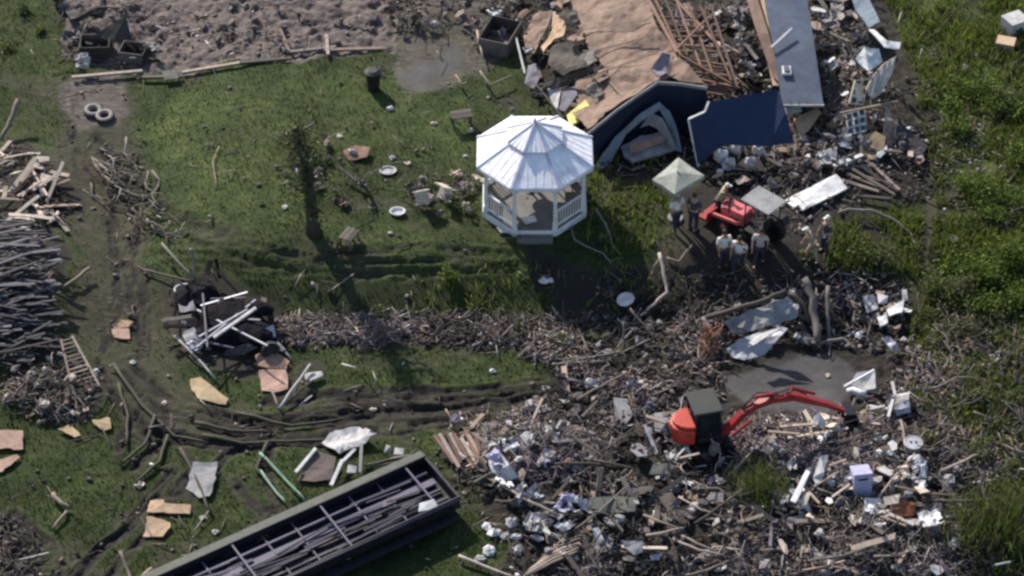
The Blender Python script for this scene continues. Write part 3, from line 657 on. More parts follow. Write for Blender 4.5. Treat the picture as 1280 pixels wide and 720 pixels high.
sheet('wall_piece', 'grey green louvred panel at the top right of the wreck', 'panel', 'tarp', [(1062, -10, .8), (1082, -10, .9), (1100, 28, .9), (1086, 36, .8), (1070, 14, .7)], .05, .03)
for i in range(6): beam('fence_picket', 'thin vertical picket in the row right of the white framed window', 'picket', 'wood_pale', (1103 + i * 3.2 + rnd.uniform(-1, 1), 190 - i * 2, .1), (1108 + i * 2.4, 135 + i * 3, .9), .05, .04, 'pickets right of the white framed window')
beam('timber', 'long pale timber crossing under the cream wall', 'timber', 'wood_pale', (1050, 142, .9), (1124, 127, 1.1), .09, .06)
sheet('wall_piece', 'blue grey panel at the lower right corner of the house wreck', 'panel', 'bluegrey', [(1112, 168, .3), (1126, 155, .5), (1160, 184, .3), (1150, 196, .2), (1130, 188, .2)], .05, .04)
sheet('wall_piece', 'large white lying panel with notched end right of the tractor', 'panel', 'white', [(980, 252, .12), (1045, 219, .2), (1059, 237, .2), (1003, 264, .12), (998, 258, .12), (992, 261, .12)], .07, .02)
sheet('wall_piece', 'white board on pale rubble above the lying white panel', 'panel', 'white', [(1022, 190, .35), (1046, 184, .4), (1046, 204, .3), (1020, 206, .25)], .05, .05)
for a, b in (((1042, 208, .3), (1078, 194, .35)),): beam('timber', 'white plank leaning over the rubble beside the tan ochre board', 'timber', 'white', a, b, .16, .05)
for i, (a, b) in enumerate([((1045, 212), (1092, 207)), ((1058, 218), (1108, 238)), ((1065, 212), (1118, 244)), ((1075, 208), (1122, 240)), ((1088, 205), (1124, 238)), ((1070, 245), (1112, 249)), ((1052, 226), (1098, 240)), ((1082, 222), (1115, 230))]):
    beam('timber', 'long grey timber in the fan of timbers right of the lying white panel', 'timber', 'wood', (*a, .15), (*b, .15 + .05 * (i % 3)), .14, .06, 'fan of grey timbers right of the lying white panel')
pole('bent_pipe', 'thin arched pipe lying right of the tractor and the people', 'pipe', 'bark', [(1048, 268, .05), (1060, 263, .3), (1088, 264, .35), (1115, 275, .25), (1138, 292, .15), (1149, 318, .03)], .06)
sheet('tan_rubble_slab', 'tan triangular slab under the navy wall panel', 'slab', 'plywood', [(915, 212, .2), (930, 198, .5), (950, 200, .5), (958, 214, .2)], .06, .04)
for i, (x, y) in enumerate([(902, 196), (920, 186), (948, 190), (912, 206), (938, 205)]):
    mb = MB(); c = P(x, y, .35); mb.ball(c, .28, .22, .3, 8, 5)
    for v in mb.v: v += Vector([rnd.uniform(-.06, .06) for _ in range(3)])
    tag(mb.build('rubble_chunk', 'white'), 'pale chunk in the heap under the navy wall panel', 'rubble chunk', 'pale chunks under the navy wall panel')

# ================================================================== CANOPY
def canopy():
    c = P(849, 276); t = thing('patio_umbrella', c, 'square pale green patio umbrella standing below the pale blue siding', 'umbrella')
    Z = 2.1; co = [P(815, 225, 2.0), P(843, 243, 2.0), P(881, 220, 2.0), P(848, 197, 2.0)]; ctr = sum(co, Vector()) / 4; ap = ctr + Vector((0, 0, .22))
    for i in range(4):
        a, b = co[i], co[(i + 1) % 4]; m_ = (a + b) / 2 + (ctr - (a + b) / 2) * .05; mb = MB(); mb.prism([a, m_, ap], (0, 0, .015)); mb.prism([m_, b, ap], (0, 0, .015)); mb.build('canopy_panel', 'greencloth', t)
        MB().bar(a - Vector((0, 0, .02)), ap - Vector((0, 0, .02)), .03, .03).build('rib', 'black', t)
        v = MB(); v.prism([a, b, b - Vector((0, 0, .14)), a - Vector((0, 0, .14))], (0, .01, 0)); v.build('valance', 'greencloth', t)
    MB().tube([Vector((ctr.x, ctr.y, hg(ctr.x, ctr.y))), ap + Vector((0, 0, .1))], .025, 8).build('pole', 'grey', t)
    MB().tube([Vector((ctr.x, ctr.y, hg(ctr.x, ctr.y))), Vector((ctr.x, ctr.y, hg(ctr.x, ctr.y) + .1))], .28, 12).build('base', 'grey', t)
canopy()

# ================================================================== TRACTOR
def wheel(c, r, wd, ax, parent, rim='pinkred'):
    c = Vector(c); ax = Vector(ax).normalized(); mb = MB(); mb.torus(c, r - wd * .42, wd * .5, ax, 22, 8)
    u = ax.cross(Vector((0, 0, 1))).normalized(); w_ = Vector((0, 0, 1))
    for k in range(18):
        a = 2 * math.pi * k / 18; d = u * math.cos(a) + w_ * math.sin(a)
        mb.bar(c + d * (r - .01) - ax * wd * .42 , c + (u * math.cos(a + .12) + w_ * math.sin(a + .12)) * (r - .01) + ax * wd * .42, .05, .05)
    ty = mb.build('wheel', 'black', parent, smooth=False)
    MB().tube([c - ax * wd * .25, c + ax * wd * .25], r * .55, 14).build('rim', rim, ty)
def tractor():
    c = P(940, 298); ang = math.atan2(-.68, .73); t = thing('compact_tractor', c, 'small red tractor with grey square canopy among the people', 'tractor')
    rx = Matrix.Rotation(ang + math.pi, 3, 'Z')       # local +x = front (towards the upper left)
    L = lambda x, y, z: c + rx @ Vector((x, y, z)); ax = rx @ Vector((0, 1, 0))
    def bx(x, y, z, a, b, h): return MB().box(L(x, y, z), a, b, h, rx)
    hd = MB(); hd.prism([L(.25, -.3, .55), L(1.25, -.26, .55), L(1.3, -.24, .95), L(1.1, -.24, 1.08), L(.25, -.28, 1.12)], rx @ Vector((0, .56, 0)))
    h = hd.build('hood', 'pinkred', t, bevel=.04)
    bx(1.3, 0, .75, .03, .42, .36).build('grille', 'black', h)
    for s in (-1, 1): bx(1.31, s * .17, .92, .04, .1, .08).build('headlight', 'white', h)
    bx(.4, 0, .45, 1.7, .3, .28).build('chassis', 'black', t)
    for s in (-1, 1):
        wheel(L(-.55, s * .52, .5), .5, .28, ax, t, 'trailer'); wheel(L(.98, s * .45, .3), .3, .2, ax, t)
        f = MB(); f.prism([L(-1.05, s * .52, .85), L(-.85, s * .52, 1.08), L(-.2, s * .52, 1.08), L(-.02, s * .52, .75), L(-.12, s * .52, .72), L(-.25, s * .52, 1.0), L(-.82, s * .52, 1.0), L(-.98, s * .52, .82)], rx @ Vector((0, .3 * s, 0))); f.build('fender', 'black', t)
        MB().bar(L(.3, s * .45, .8), L(1.65, s * .45, .55), .09, .12).build('loader_arm', 'pinkred', t)
        for xx in (-.85, .1): MB().bar(L(xx, s * .4, .8), L(xx, s * .4, 1.98), .05, .05).build('canopy_post', 'black', t)
    bk = MB(); bk.prism([L(1.6, -.62, .2), L(2.0, -.62, .2), L(2.08, -.62, .28), L(1.7, -.62, .3), L(1.62, -.62, .68), L(1.55, -.62, .68)], rx @ Vector((0, 1.24, 0))); bk.build('loader_bucket', 'red', t)
    bx(-.4, 0, .82, .42, .42, .1).build('seat', 'black', t, bevel=.03); bx(-.62, 0, 1.08, .08, .42, .45).build('backrest', 'black', t, bevel=.03)
    sw = MB(); sw.torus(L(.08, 0, 1.15), .17, .018, rx @ Vector((-.5, 0, 1))); s_ = sw.build('steering_wheel', 'black', t); MB().bar(L(.2, 0, .95), L(.09, 0, 1.15), .03, .03).build('steering_column', 'black', s_)
    bx(-.38, 0, 2.02, 1.3, 1.05, .06).build('canopy', 'grey', t, bevel=.02)
    MB().tube([L(.9, .3, .9), L(.9, .3, 1.6)], .035, 8).build('exhaust', 'black', t)
tractor()

# ================================================================== EXCAVATOR
def excavator():
    c = P(874, 556); t = thing('excavator', c, 'orange red mini excavator with arched boom working in the debris', 'excavator')
    e = P(1045, 527) - c; e.z = 0; e.normalize(); s_ = Vector((-e.y, e.x, 0)); rx = Matrix((e, s_, Vector((0, 0, 1)))).transposed()
    L = lambda x, y, z: c + rx @ Vector((x, y, z))
    for sy in (-.6, .6):
        mb = MB(); prof = [(-1.0, .28), (-.88, .06), (.88, .06), (1.0, .28), (.88, .5), (-.88, .5)]
        mb.prism([L(x, sy - .17, z) for x, z in prof], s_ * .34)
        for k in range(14): mb.box(L(-.88 + k * .135, sy, .52), .05, .36, .04, rx)
        tr = mb.build('track', 'black', t)
        for xx in (-.82, .82): MB().tube([L(xx, sy - .19, .28), L(xx, sy + .19, .28)], .17, 12).build('sprocket', 'trailer', tr)
    MB().box(L(0, 0, .42), 1.0, .9, .26, rx).build('undercarriage', 'trailer', t)
    MB().tube([L(0, 0, .52), L(0, 0, .64)], .45, 16).build('turntable', 'black', t)
    bl = MB(); bl.prism([L(.95, -.62, .64), L(1.05, -.62, .1), L(1.12, -.62, .1), L(1.02, -.62, .66)], s_ * 1.24)
    MB().prism([L(-1.0, -.6, .1), L(-1.14, -.6, .06), L(-1.15, -.6, .35), L(-1.1, -.6, .35)], s_ * 1.2).build('dozer_blade', 'trailer', t)
    # counterweight and engine cover, rounded at the tail
    pl = []
    for k in range(9):
        a = math.pi / 2 + math.pi * k / 8; pl.append((-.35 + .72 * math.cos(a), .60 * math.sin(a)))
    b = MB(); b.prism([L(x, y, .64) for x, y in pl], (0, 0, .62)); body = b.build('counterweight', 'orange', t, bevel=.06)
    b = MB(); b.prism([L(x * .92, y * .86, 1.26) for x, y in pl], (0, 0, .14)); b.build('engine_cover', 'orange', body, bevel=.04)
    for k in range(5): MB().box(L(-1.12, -.24 + k * .12, 1.0), .05, .05, .25, rx).build('vent_slot', 'black', body)
    MB().box(L(.28, 0, .76), 1.1, 1.2, .22, rx).build('platform', 'black', t, bevel=.03)
    # cab
    cy = .12
    cabf = MB()
    for x, y in ((-.28, -.5), (.62, -.5), (-.28, .5), (.62, .5)): cabf.bar(L(x, cy + y, .88), L(x - (.12 if x > 0 else 0), cy + y, 1.85), .07, .07)
    for z in (.9, 1.82):
        sh = .12 if z > 1.5 else 0
        for a_, b_ in (((-.28, -.5), (.62 - sh, -.5)), ((-.28, .5), (.62 - sh, .5)), ((-.28, -.5), (-.28, .5)), ((.62 - sh, -.5), (.62 - sh, .5))): cabf.bar(L(a_[0], cy + a_[1], z), L(b_[0], cy + b_[1], z), .07, .07)
    cab = cabf.build('cab', 'black', t)
    for y in (-.49, .49): MB().prism([L(-.25, cy + y, .93), L(.58, cy + y, .93), L(.48, cy + y, 1.8), L(-.25, cy + y, 1.8)], s_ * .015).build('side_window', 'glass', cab)
    MB().prism([L(.6, cy - .46, .93), L(.6, cy + .46, .93), L(.5, cy + .46, 1.8), L(.5, cy - .46, 1.8)], e * .015).build('windscreen', 'glass', cab)
    MB().prism([L(-.27, cy - .46, .93), L(-.27, cy + .46, .93), L(-.27, cy + .46, 1.8), L(-.27, cy - .46, 1.8)], e * .015).build('rear_window', 'glass', cab)
    MB().box(L(.12, cy, 1.89), 1.0, 1.14, .08, rx).build('cab_roof', 'cabroof', cab, bevel=.03)
    MB().box(L(0, cy, 1.15), .4, .4, .1, rx).build('seat', 'black', cab)
    # boom: arched
    def limb(prof, wd, nm, mat, par):
        mb = MB()
        for k in range(len(prof) - 1):
            (x0, z0, h0), (x1, z1, h1) = prof[k], prof[k + 1]
            dx, dz = x1 - x0, z1 - z0; l = math.hypot(dx, dz); nx_, nz_ = -dz / l, dx / l
            mb.add([L(x0 - nx_ * h0 / 2 , yy, z0 - nz_ * h0 / 2) for yy in (-wd / 2 - .45, wd / 2 - .45)] + [L(x0 + nx_ * h0 / 2, yy, z0 + nz_ * h0 / 2) for yy in (-wd / 2 - .45, wd / 2 - .45)] +
                   [L(x1 - nx_ * h1 / 2, yy, z1 - nz_ * h1 / 2) for yy in (-wd / 2 - .45, wd / 2 - .45)] + [L(x1 + nx_ * h1 / 2, yy, z1 + nz_ * h1 / 2) for yy in (-wd / 2 - .45, wd / 2 - .45)],
                   [(0, 1, 3, 2), (4, 6, 7, 5), (0, 4, 5, 1), (2, 3, 7, 6), (0, 2, 6, 4), (1, 5, 7, 3)])
        return mb.build(nm, mat, par)
    bo = limb([(.5, .6, .16), (.85, 1.05, .2), (1.3, 1.62, .24), (1.7, 1.92, .24), (2.3, 2.08, .22), (3.1, 2.0, .18)], .24, 'boom', 'red', t)
    st = limb([(2.8, 2.18, .14), (3.1, 2.0, .24), (3.4, 1.84, .24), (4.2, 1.42, .18), (4.95, .92, .12)], .2, 'stick', 'red', t)
    def cyl(a, b_, par):
        A, B = L(a[0], -.45, a[1]), L(b_[0], -.45, b_[1]); m_ = A.lerp(B, .55)
        cc = MB().tube([A, m_], .06, 10).build('hydraulic_cylinder', 'red', par); MB().tube([m_, B], .032, 8).build('piston_rod', 'silver', cc)
    cyl((1.0, .65), (2.2, 1.72), bo); cyl((1.7, 2.3), (2.82, 2.32), bo); cyl((2.95, 2.45), (4.5, 1.58), st)
    for q_ in (-.05, .05, .12):   # hydraulic hoses looping along the boom
        MB().tube([L(.9, -.45 + q_, 1.25), L(1.45, -.45 + q_, 1.98), L(1.8, -.45 + q_, 2.24 + abs(q_)), L(2.5, -.45 + q_, 2.22), L(3.05, -.45 + q_, 2.36), L(3.5, -.45 + q_, 2.05)], .022, 6).build('hose', 'black', bo)
    bk = [(4.9, 1.0), (5.25, .95), (5.42, .6), (5.3, .25), (4.95, .1), (4.75, .2), (5.0, .28), (5.18, .42), (5.22, .65), (5.1, .82), (4.92, .86)]
    mb = MB()
    for k in range(5): 
        a0, a1 = bk[k], bk[k + 1]; mb.bar(L(a0[0], -.75, a0[1]), L(a1[0], -.75, a1[1]), .03, .03); 
        mb.add([L(a0[0], -.75, a0[1]), L(a0[0], -.15, a0[1]), L(a1[0], -.15, a1[1]), L(a1[0], -.75, a1[1]), L(a0[0] - .04, -.75, a0[1] - .02), L(a0[0] - .04, -.15, a0[1] - .02), L(a1[0] - .04, -.15, a1[1]), L(a1[0] - .04, -.75, a1[1])], [(0, 1, 2, 3), (7, 6, 5, 4), (0, 4, 5, 1), (1, 5, 6, 2), (2, 6, 7, 3), (3, 7, 4, 0)])
    for yy in (-.75, -.17): mb.prism([L(x, yy, z) for x, z in bk[:6]], s_ * .03)
    bb = mb.build('bucket', 'trailer', t)
    for k in range(4): MB().bar(L(4.78, -.7 + k * .17, .18), L(4.6, -.7 + k * .17, .2), .05, .04, .5).build('tooth', 'silver', bb)
excavator()

# ================================================================== PEOPLE
def limb_pts(mb, pts, rr, n=8): mb.tube(pts, rr, n)
def person(px, py, face, label, top, bottom, hair='hair', pose='stand', H=1.75, skin='skin', group=None):
    g = P(px, py); t = thing('person', g, label, 'person', group)
    rz = Matrix.Rotation(face, 3, 'Z'); k = H / 1.75; lean = {'stand': 0, 'bend': .38, 'walk': .08}[pose]
    def L(x, y, z):   # +y is forwards
        yy = y + max(0, z - .9) * math.sin(lean); zz = z if z < .9 else .9 + (z - .9) * math.cos(lean)
        return rz @ Vector((x * k, yy * k, zz * k))
    stp = .0 if pose == 'stand' else .2
    V = []; E = []; RR = []
    def node(p, r, par=None):
        V.append(p); RR.append(r); i = len(V) - 1
        if par is not None: E.append((par, i))
        return i
    pelvis = node(L(0, 0, .95), (.15, .11)); belly = node(L(0, .01, 1.1), (.14, .105), pelvis); chest = node(L(0, .01, 1.3), (.165, .115), belly)
    upc = node(L(0, 0, 1.43), (.11, .085), chest); neck = node(L(0, .005, 1.5), (.055, .058), upc); jaw = node(L(0, .02, 1.57), (.062, .075), neck)
    head = node(L(0, .01, 1.65), (.078, .095), jaw); crown = node(L(0, .0, 1.72), (.055, .07), head)
    nose = node(L(0, .115, 1.625), (.014, .014), head)
    hands = []
    for s in (-1, 1):
        sh = node(L(s * .2, 0, 1.41), (.062, .062), upc)
        fw = .22 if pose == 'bend' else (.14 * s if pose == 'walk' else .05 + .05 * s)
        el = node(L(s * .27, -.01 + fw * .3, 1.14), (.043, .043), sh); wr = node(L(s * .26, .06 + fw, .9), (.028, .03), el); hd = node(L(s * .255, .08 + fw * 1.1, .82), (.034, .022), wr)
        hands.append((s, L(s * .255, .08 + fw * 1.1, .82)))
        hp = node(L(s * .1, 0, .86), (.095, .1), pelvis); kn = node(L(s * .12, .03 + s * stp * .5, .49), (.062, .065), hp); an = node(L(s * .13, -.02 + s * stp, .09), (.042, .045), kn)
        toe = node(L(s * .145, .14 + s * stp, .04), (.042, .035), an)
    def skinned(name, idx, grow, mat, extra=None):
        me = bpy.data.meshes.new(name); mp = {i: j for j, i in enumerate(idx)}
        me.from_pydata([V[i] for i in idx], [(mp[a], mp[b]) for a, b in E if a in mp and b in mp], [])
        bs = bmesh.new(); bs.from_mesh(me); sl_ = bs.verts.layers.skin.verify(); bs.verts.ensure_lookup_table()
        for j, i in enumerate(idx):
            bs.verts[j][sl_].radius = ((RR[i][0] + grow) * k, (RR[i][1] + grow) * k); bs.verts[j][sl_].use_root = (j == 0)
        bs.to_mesh(me); bs.free()
        ob = bpy.data.objects.new(name, me); COL.objects.link(ob)
        ob.modifiers.new('skin', 'SKIN'); sm = ob.modifiers.new('sub', 'SUBSURF'); sm.levels = sm.render_levels = 1
        dg = bpy.context.evaluated_depsgraph_get(); dg.update()
        m2 = bpy.data.meshes.new_from_object(ob.evaluated_get(dg)); ob.modifiers.clear(); ob.data = m2; m2.name = name
        m2.materials.clear(); m2.materials.append(M[mat]); m2.polygons.foreach_set('use_smooth', [True] * len(m2.polygons))
        if extra:
            bm = bmesh.new(); bm.from_mesh(m2); o = [bm.verts.new(v) for v in extra.v]
            for f in extra.f: bm.faces.new([o[i] for i in f])
            bm.to_mesh(m2); bm.free()
        ob.parent = t; return ob
    ex = MB()
    for s, h in hands:
        dn = rz @ Vector((0, .25, -1)).normalized(); sd_ = rz @ Vector((0, 1, .2)).normalized()
        for q_, ln in enumerate((.07, .08, .075, .058)):
            b = h + dn * .03 + sd_ * (q_ - 1.5) * .019; ex.tube([b, b + dn * ln * .5, b + dn * ln + rz @ Vector((-s * .02, .01, 0))], [.0095, .0085, .006], 5)
        b = h + sd_ * .03; ex.tube([b, b + sd_ * .03 + dn * .02, b + sd_ * .035 + dn * .055], [.011, .01, .007], 5)
    for s in (-1, 1): ex.ball(L(s * .085, .005, 1.63), .012, .022, .03, 6, 4)
    bd = skinned('body', list(range(len(V))), 0, skin, ex)
    for s in (-1, 1): 
        m_ = MB().ball(t.location + L(s * .032, .098, 1.655), .012, .008, .009, 6, 4); m_.build('eye', 'glass', t)
    m_ = MB().bar(t.location + L(-.025, .1, 1.585), t.location + L(.025, .1, 1.585), .01, .01); m_.build('mouth', 'red', t)
    names = {0: pelvis}
    torso = [pelvis, belly, chest, upc]; arms = [i for i in range(len(V)) if RR[i] == (.062, .062)]
    els = [i for i in range(len(V)) if RR[i] == (.043, .043)]
    skinned('shirt', torso + arms + els, .022, top)
    legs = [pelvis] + [i for i in range(len(V)) if RR[i] in ((.095, .1), (.062, .065), (.042, .045))]
    skinned('trousers', legs, .018, bottom)
    m_ = MB()
    for s in (-1, 1):
        A = t.location + L(s * .13, -.07 + s * stp, .05); B = t.location + L(s * .145, .17 + s * stp, .04); m_ = MB(); m_.tube([A, A.lerp(B, .4), A.lerp(B, .8), B], [.045, .055, .05, .03], 8); m_.build('shoe', 'black', t, smooth=True)
    m_ = MB(); m_.ball(t.location + L(0, -.012, 1.69), .092, .108, .085, 12, 8)
    if hair == 'cap': m_.prism([t.location + L(-.07, .06, 1.69), t.location + L(.07, .06, 1.69), t.location + L(.05, .18, 1.675), t.location + L(-.05, .18, 1.675)], (0, 0, .012))
    m_.build('cap' if hair == 'cap' else 'hair', hair, t, smooth=True)
    return t
person(903, 334, R(200), 'person in a white shirt, leftmost of three beside the tractor', 'shirt_white', 'jeans')
person(922, 340, R(160), 'person in a pale grey shirt, middle of three beside the tractor', 'shirt_white', 'jeans', pose='walk')
person(948, 331, R(170), 'person in a light shirt right behind the tractor, rightmost of three', 'shirt_grey', 'jeans', pose='walk')
person(845, 288, R(20), 'person in a light shirt under the pale green umbrella edge', 'shirt_white', 'jeans', 'cap', 'walk')
person(866, 288, R(-30), 'person in dark clothes between the umbrella and the tractor', 'shirt_dark', 'jeans')
person(897, 272, R(250), 'bending person with a pale cap in front of the navy wall', 'shirt_olive', 'jeans', 'cap', 'bend')
person(1014, 328, R(100), 'person in an olive shirt bending over green debris right of the tractor', 'shirt_olive', 'khaki', 'cap', 'bend')
person(1030, 316, R(120), 'person in dark clothes right of the olive shirted person', 'shirt_dark', 'jeans', 'cap')

# ================================================================== TRAILER FRAME
def trailer():
    HT = .8; A = P(575, 612, HT); B = P(531, 573, HT); G = P(531, 600, 0); u = (P(200, 722, HT) - B); u.z = 0; u.normalize(); s_ = Vector((u.y, -u.x, 0))
    W_ = 2.25; z0 = hg(A.x, A.y); B0 = Vector((B.x, B.y, z0)); LN = 15.5
    if (A - B).dot(s_) < 0: s_ = -s_
    t = thing('trailer_frame', B0, 'long black open trailer bed with pale top rail crossing the bottom edge', 'trailer')
    Q = lambda a, b, z: B0 + u * a + s_ * b + Vector((0, 0, z))
    MB().prism([Q(0, 0, .38), Q(LN, 0, .38), Q(LN, W_, .38), Q(0, W_, .38)], (0, 0, .05)).build('floor', 'trailer', t)
    MB().bar(Q(0, .03, .66), Q(LN, .03, .55), .05, .46).build('side_wall', 'trailer', t)
    MB().bar(Q(0, W_ - .03, .66), Q(LN, W_ - .03, .55), .05, .46).build('side_wall', 'trailer', t)
    MB().bar(Q(0, -.12, .82), Q(LN, -.12, .82), .30, .1).build('top_rail', 'rail', t)
    MB().bar(Q(0, W_, .8), Q(LN, W_, .8), .09, .08).build('top_rail', 'trailer_in', t)
    MB().bar(Q(.03, 0, .56), Q(.03, W_, .56), .05, .48).build('end_wall', 'trailer', t)
    MB().bar(Q(.02, -.1, .82), Q(.02, W_, .82), .09, .08).build('end_rail', 'trailer', t)
    for k in range(14): MB().bar(Q(.8 + k * 1.08, .05, .6 + .2 * (k % 3 == 0)), Q(.8 + k * 1.08, W_ - .05, .6 + .2 * (k % 3 == 0)), .06, .05).build('cross_bar', 'trailer_in', t)
    for k in range(22): MB().box(Q(.35 + k * .68, W_ + .02, .55), .06, .06, .44).build('side_post', 'trailer', t)
    MB().bar(Q(.2, .95, .56), Q(LN, .95, .56), .26, .1).build('centre_beam', 'trailer_in', t)
    for b_ in (.45, 1.35, 1.8): MB().bar(Q(.2, b_, .54), Q(LN, b_, .54), .07, .1).build('lengthwise_rail', 'trailer_in', t)
    MB().bar(Q(.2, W_ + .25, .3), Q(LN, W_ + .25, .3), .3, .08).build('side_step', 'trailer', t)
    for a in (6.2, 7.4):
        MB().bar(Q(a, 0, .22), Q(a, W_, .22), .12, .12).build('axle', 'trailer', t)
        for b in (.1, W_ - .1): wheel(Q(a, b, .3), .3, .2, s_, t, 'trailer')
    for k in range(64):   # loose boards lying in the bed
        a = rnd.uniform(.5, LN - 1); b = rnd.triangular(.3, W_ - .3, 1.5); ang = rnd.gauss(0, .10); l = rnd.uniform(.4, 2.6)
        p = Q(a, b, .58 + rnd.random() * .12); d = u * math.cos(ang) + s_ * math.sin(ang)
        q_ = p + d * l; 
        if abs((q_ - B0).dot(s_) - W_ / 2) > W_ / 2 - .12 or (q_ - B0).dot(u) > LN: continue
        mb = MB(); mb.bar(p, q_ + Vector((0, 0, rnd.uniform(-.03, .08))), rnd.uniform(.04, .13), .03)
        tag(mb.build('loose_slat', 'bedboard'), 'loose violet grey slat lying in the black trailer bed', 'slat', 'loose slats lying in the trailer bed')
    p = Q(.75, 1.85, .74)
    tag(MB().prism([p, p + u * .5 + s_ * -.1, p + u * .75 + s_ * .25 + Vector((0, 0, .05)), p + u * .1 + s_ * .4], (0, 0, .1)).build('metal_plate', 'silver'), 'lilac grey metal plate on the near end of the trailer bed', 'metal plate')
trailer()

# ================================================================== SINGLE PIECES ON THE GRASS AND IN THE HEAPS
def SH(*a, **k): return sheet('plywood_sheet', *a, jag=.07, **k)
SH('tan plywood sheet with a rounded corner lying on the mud track', 'plywood', 'ply_tan', [(237, 475, .1), (251, 472, .12), (285, 499, .1), (283, 507, .06), (250, 500, .05), (240, 488, .08)], .04, .02)
SH('square pinkish plywood sheet beside the crossed white sticks', 'plywood', 'plypink', [(323, 463, .15), (357, 462, .15), (361, 487, .06), (344, 490, .06), (328, 488, .06)], .04, .02)
SH('curved brown board stack just above the square pinkish plywood', 'plywood', 'rafter', [(318, 446, .12), (348, 442, .2), (361, 452, .15), (358, 462, .08), (324, 460, .06)], .05, .05)
SH('long orange tan board, upper of two pieces at the lower left', 'plywood', 'plywood', [(187, 624, .1), (204, 625, .1), (206, 630, .1), (239, 632, .12), (238, 643, .07), (184, 641, .07)], .05, .015)
SH('split orange tan board, lower of two pieces at the lower left', 'plywood', 'plywood', [(184, 646, .1), (196, 648, .1), (215, 656, .1), (204, 672, .06), (194, 671, .06), (180, 671, .06)], .05, .02)
SH('pinkish plywood square cut by the left edge of the picture', 'plywood', 'plypink', [(-12, 537, .15), (28, 539, .15), (29, 563, .08), (8, 561, .08), (-12, 562, .08)], .04, .02)
SH('pinkish plywood strip below the square at the left edge', 'plywood', 'plypink', [(-12, 578, .1), (22, 568, .12), (24, 573, .1), (2, 590, .08), (-12, 592, .08)], .04, .02)
SH('small pinkish board on the brown track, lower of a pair', 'plywood', 'plypink', [(139, 412, .1), (161, 411, .1), (162, 425, .06), (142, 423, .06)], .04, .03)
SH('small tan board on the brown track, upper of a pair', 'plywood', 'plywood', [(140, 406, .1), (152, 400, .12), (166, 403, .12), (160, 410, .1), (142, 411, .08)], .04, .03)
SH('pale tan scrap of board near the ladder and the ruts', 'plywood', 'ply_tan', [(115, 526, .1), (138, 523, .12), (140, 536, .08), (132, 539, .06), (122, 534, .06)], .04, .03)
SH('long thin tan scrap on the grass below the left rubbish heap', 'plywood', 'ply_tan', [(72, 538, .1), (88, 531, .12), (101, 545, .08), (94, 548, .06)], .04, .03)
sheet('roof_slab', 'ragged grey roofing slab lying on the dark ruts', 'slab', 'grey', [(243, 580, .15), (272, 579, .15), (269, 600, .1), (264, 622, .08), (250, 624, .06), (233, 610, .08)], .06, .05, jag=.08)
sheet('brown_sheet', 'purplish brown panel with a white post along its left edge', 'panel', 'rust', [(392, 563, .35), (420, 572, .3), (415, 600, .1), (393, 603, .08), (372, 601, .1)], .05, .03).data.materials[0] = palette('mauve_brown_panel', [(.13, .095, .09)])
beam('timber', 'white post along the left edge of the purplish brown panel', 'timber', 'white', (370, 592, .15), (395, 562, .42), .12, .1)
sheet('white_sheet', 'big crumpled white sheet above the pale top rail of the trailer', 'panel', 'white', [(402, 553, .2), (420, 538, .3), (448, 533, .35), (470, 544, .3), (457, 553, .25), (440, 560, .2), (424, 568, .15)], .04, .09, jag=.08, fr=2)
beam('timber', 'white post leaning between the crumpled sheet and the trailer', 'timber', 'white', (414, 608, .1), (428, 576, .4), .13, .08)
beam('timber', 'upright white post next to the small white chunk by the trailer', 'timber', 'white', (450, 592, .1), (452, 556, .5), .11, .08)
beam('timber', 'grey white slat from the crumpled sheet to the leaning post', 'timber', 'silver', (424, 582, .3), (444, 562, .3), .12, .05)
for a, b, l in (((480, 558), (488, 568), 'small upright white block above the trailer top rail'), ((492, 561), (505, 570), 'small flat white block above the trailer top rail'), ((433, 583), (446, 593), 'small white chunk beside the upright white post')):
    sheet('white_chunk', l, 'block', 'white', [(a[0], b[1], .2), (a[0] + 2, a[1], .25), (b[0], a[1] + 2, .25), (b[0] - 1, b[1], .15)], .14, .02)
for i in range(8): pole('branch', 'pale straight branch in the bundle above the trailer top rail', 'branch', 'bark', [(455 + i * 5 + rnd.uniform(-3, 3), 584 + rnd.uniform(-3, 3), .1), (485 + i * 5, 574 + rnd.uniform(-4, 5), .25), (512 + i * 3, 566 + rnd.uniform(-6, 6), .3)], .04, 'bundle of pale branches above the trailer')
pole('green_pipe', 'long pale green pipe, right one of two above the trailer', 'pipe', 'pole_green', [(325, 567, .1), (352, 595, .12), (383, 628, .2)], .05)
pole('green_pipe', 'short pale green pipe, left one of two above the trailer', 'pipe', 'pole_green', [(325, 590, .1), (342, 612, .1), (358, 631, .1)], .055)
pole('stick', 'thick end of the broken L shaped stick at the lower left', 'stick', 'wood_pale', [(66, 620, .1), (76, 630, .15), (87, 637, .1)], .09)
pole('stick', 'thin tan stick forming the lower half of the L shape', 'stick', 'wood_pale', [(84, 641, .1), (74, 652, .1), (66, 662, .05)], .06)
pole('stick', 'pale green stick slanting into the bottom edge', 'stick', 'bark', [(151, 690, .3), (160, 716, .1), (166, 732, .1)], .06)
pole('stick', 'thick yellowish stick end left of the trailer rail', 'stick', 'wood_pale', [(190, 712, .1), (176, 726, .1)], .09)
pole('stick', 'long pale stick, left arm of the three above the dark wreck', 'stick', 'bark', [(202, 305, .6), (222, 328, .5), (240, 347, .4)], .05)
pole('stick', 'upright pale stick, middle arm of the three above the dark wreck', 'stick', 'bark', [(239, 313, 1.4), (242, 330, .9), (243, 352, .4)], .065)
pole('stick', 'low green white stick, lowest arm of the three above the dark wreck', 'stick', 'bark', [(180, 338, .1), (210, 346, .2), (240, 353, .4)], .045)
pole('stick', 'long thin white stick lying over the left side of the dark wreck', 'stick', 'white', [(219, 422, .3), (245, 447, .25), (269, 474, .1)], .05)
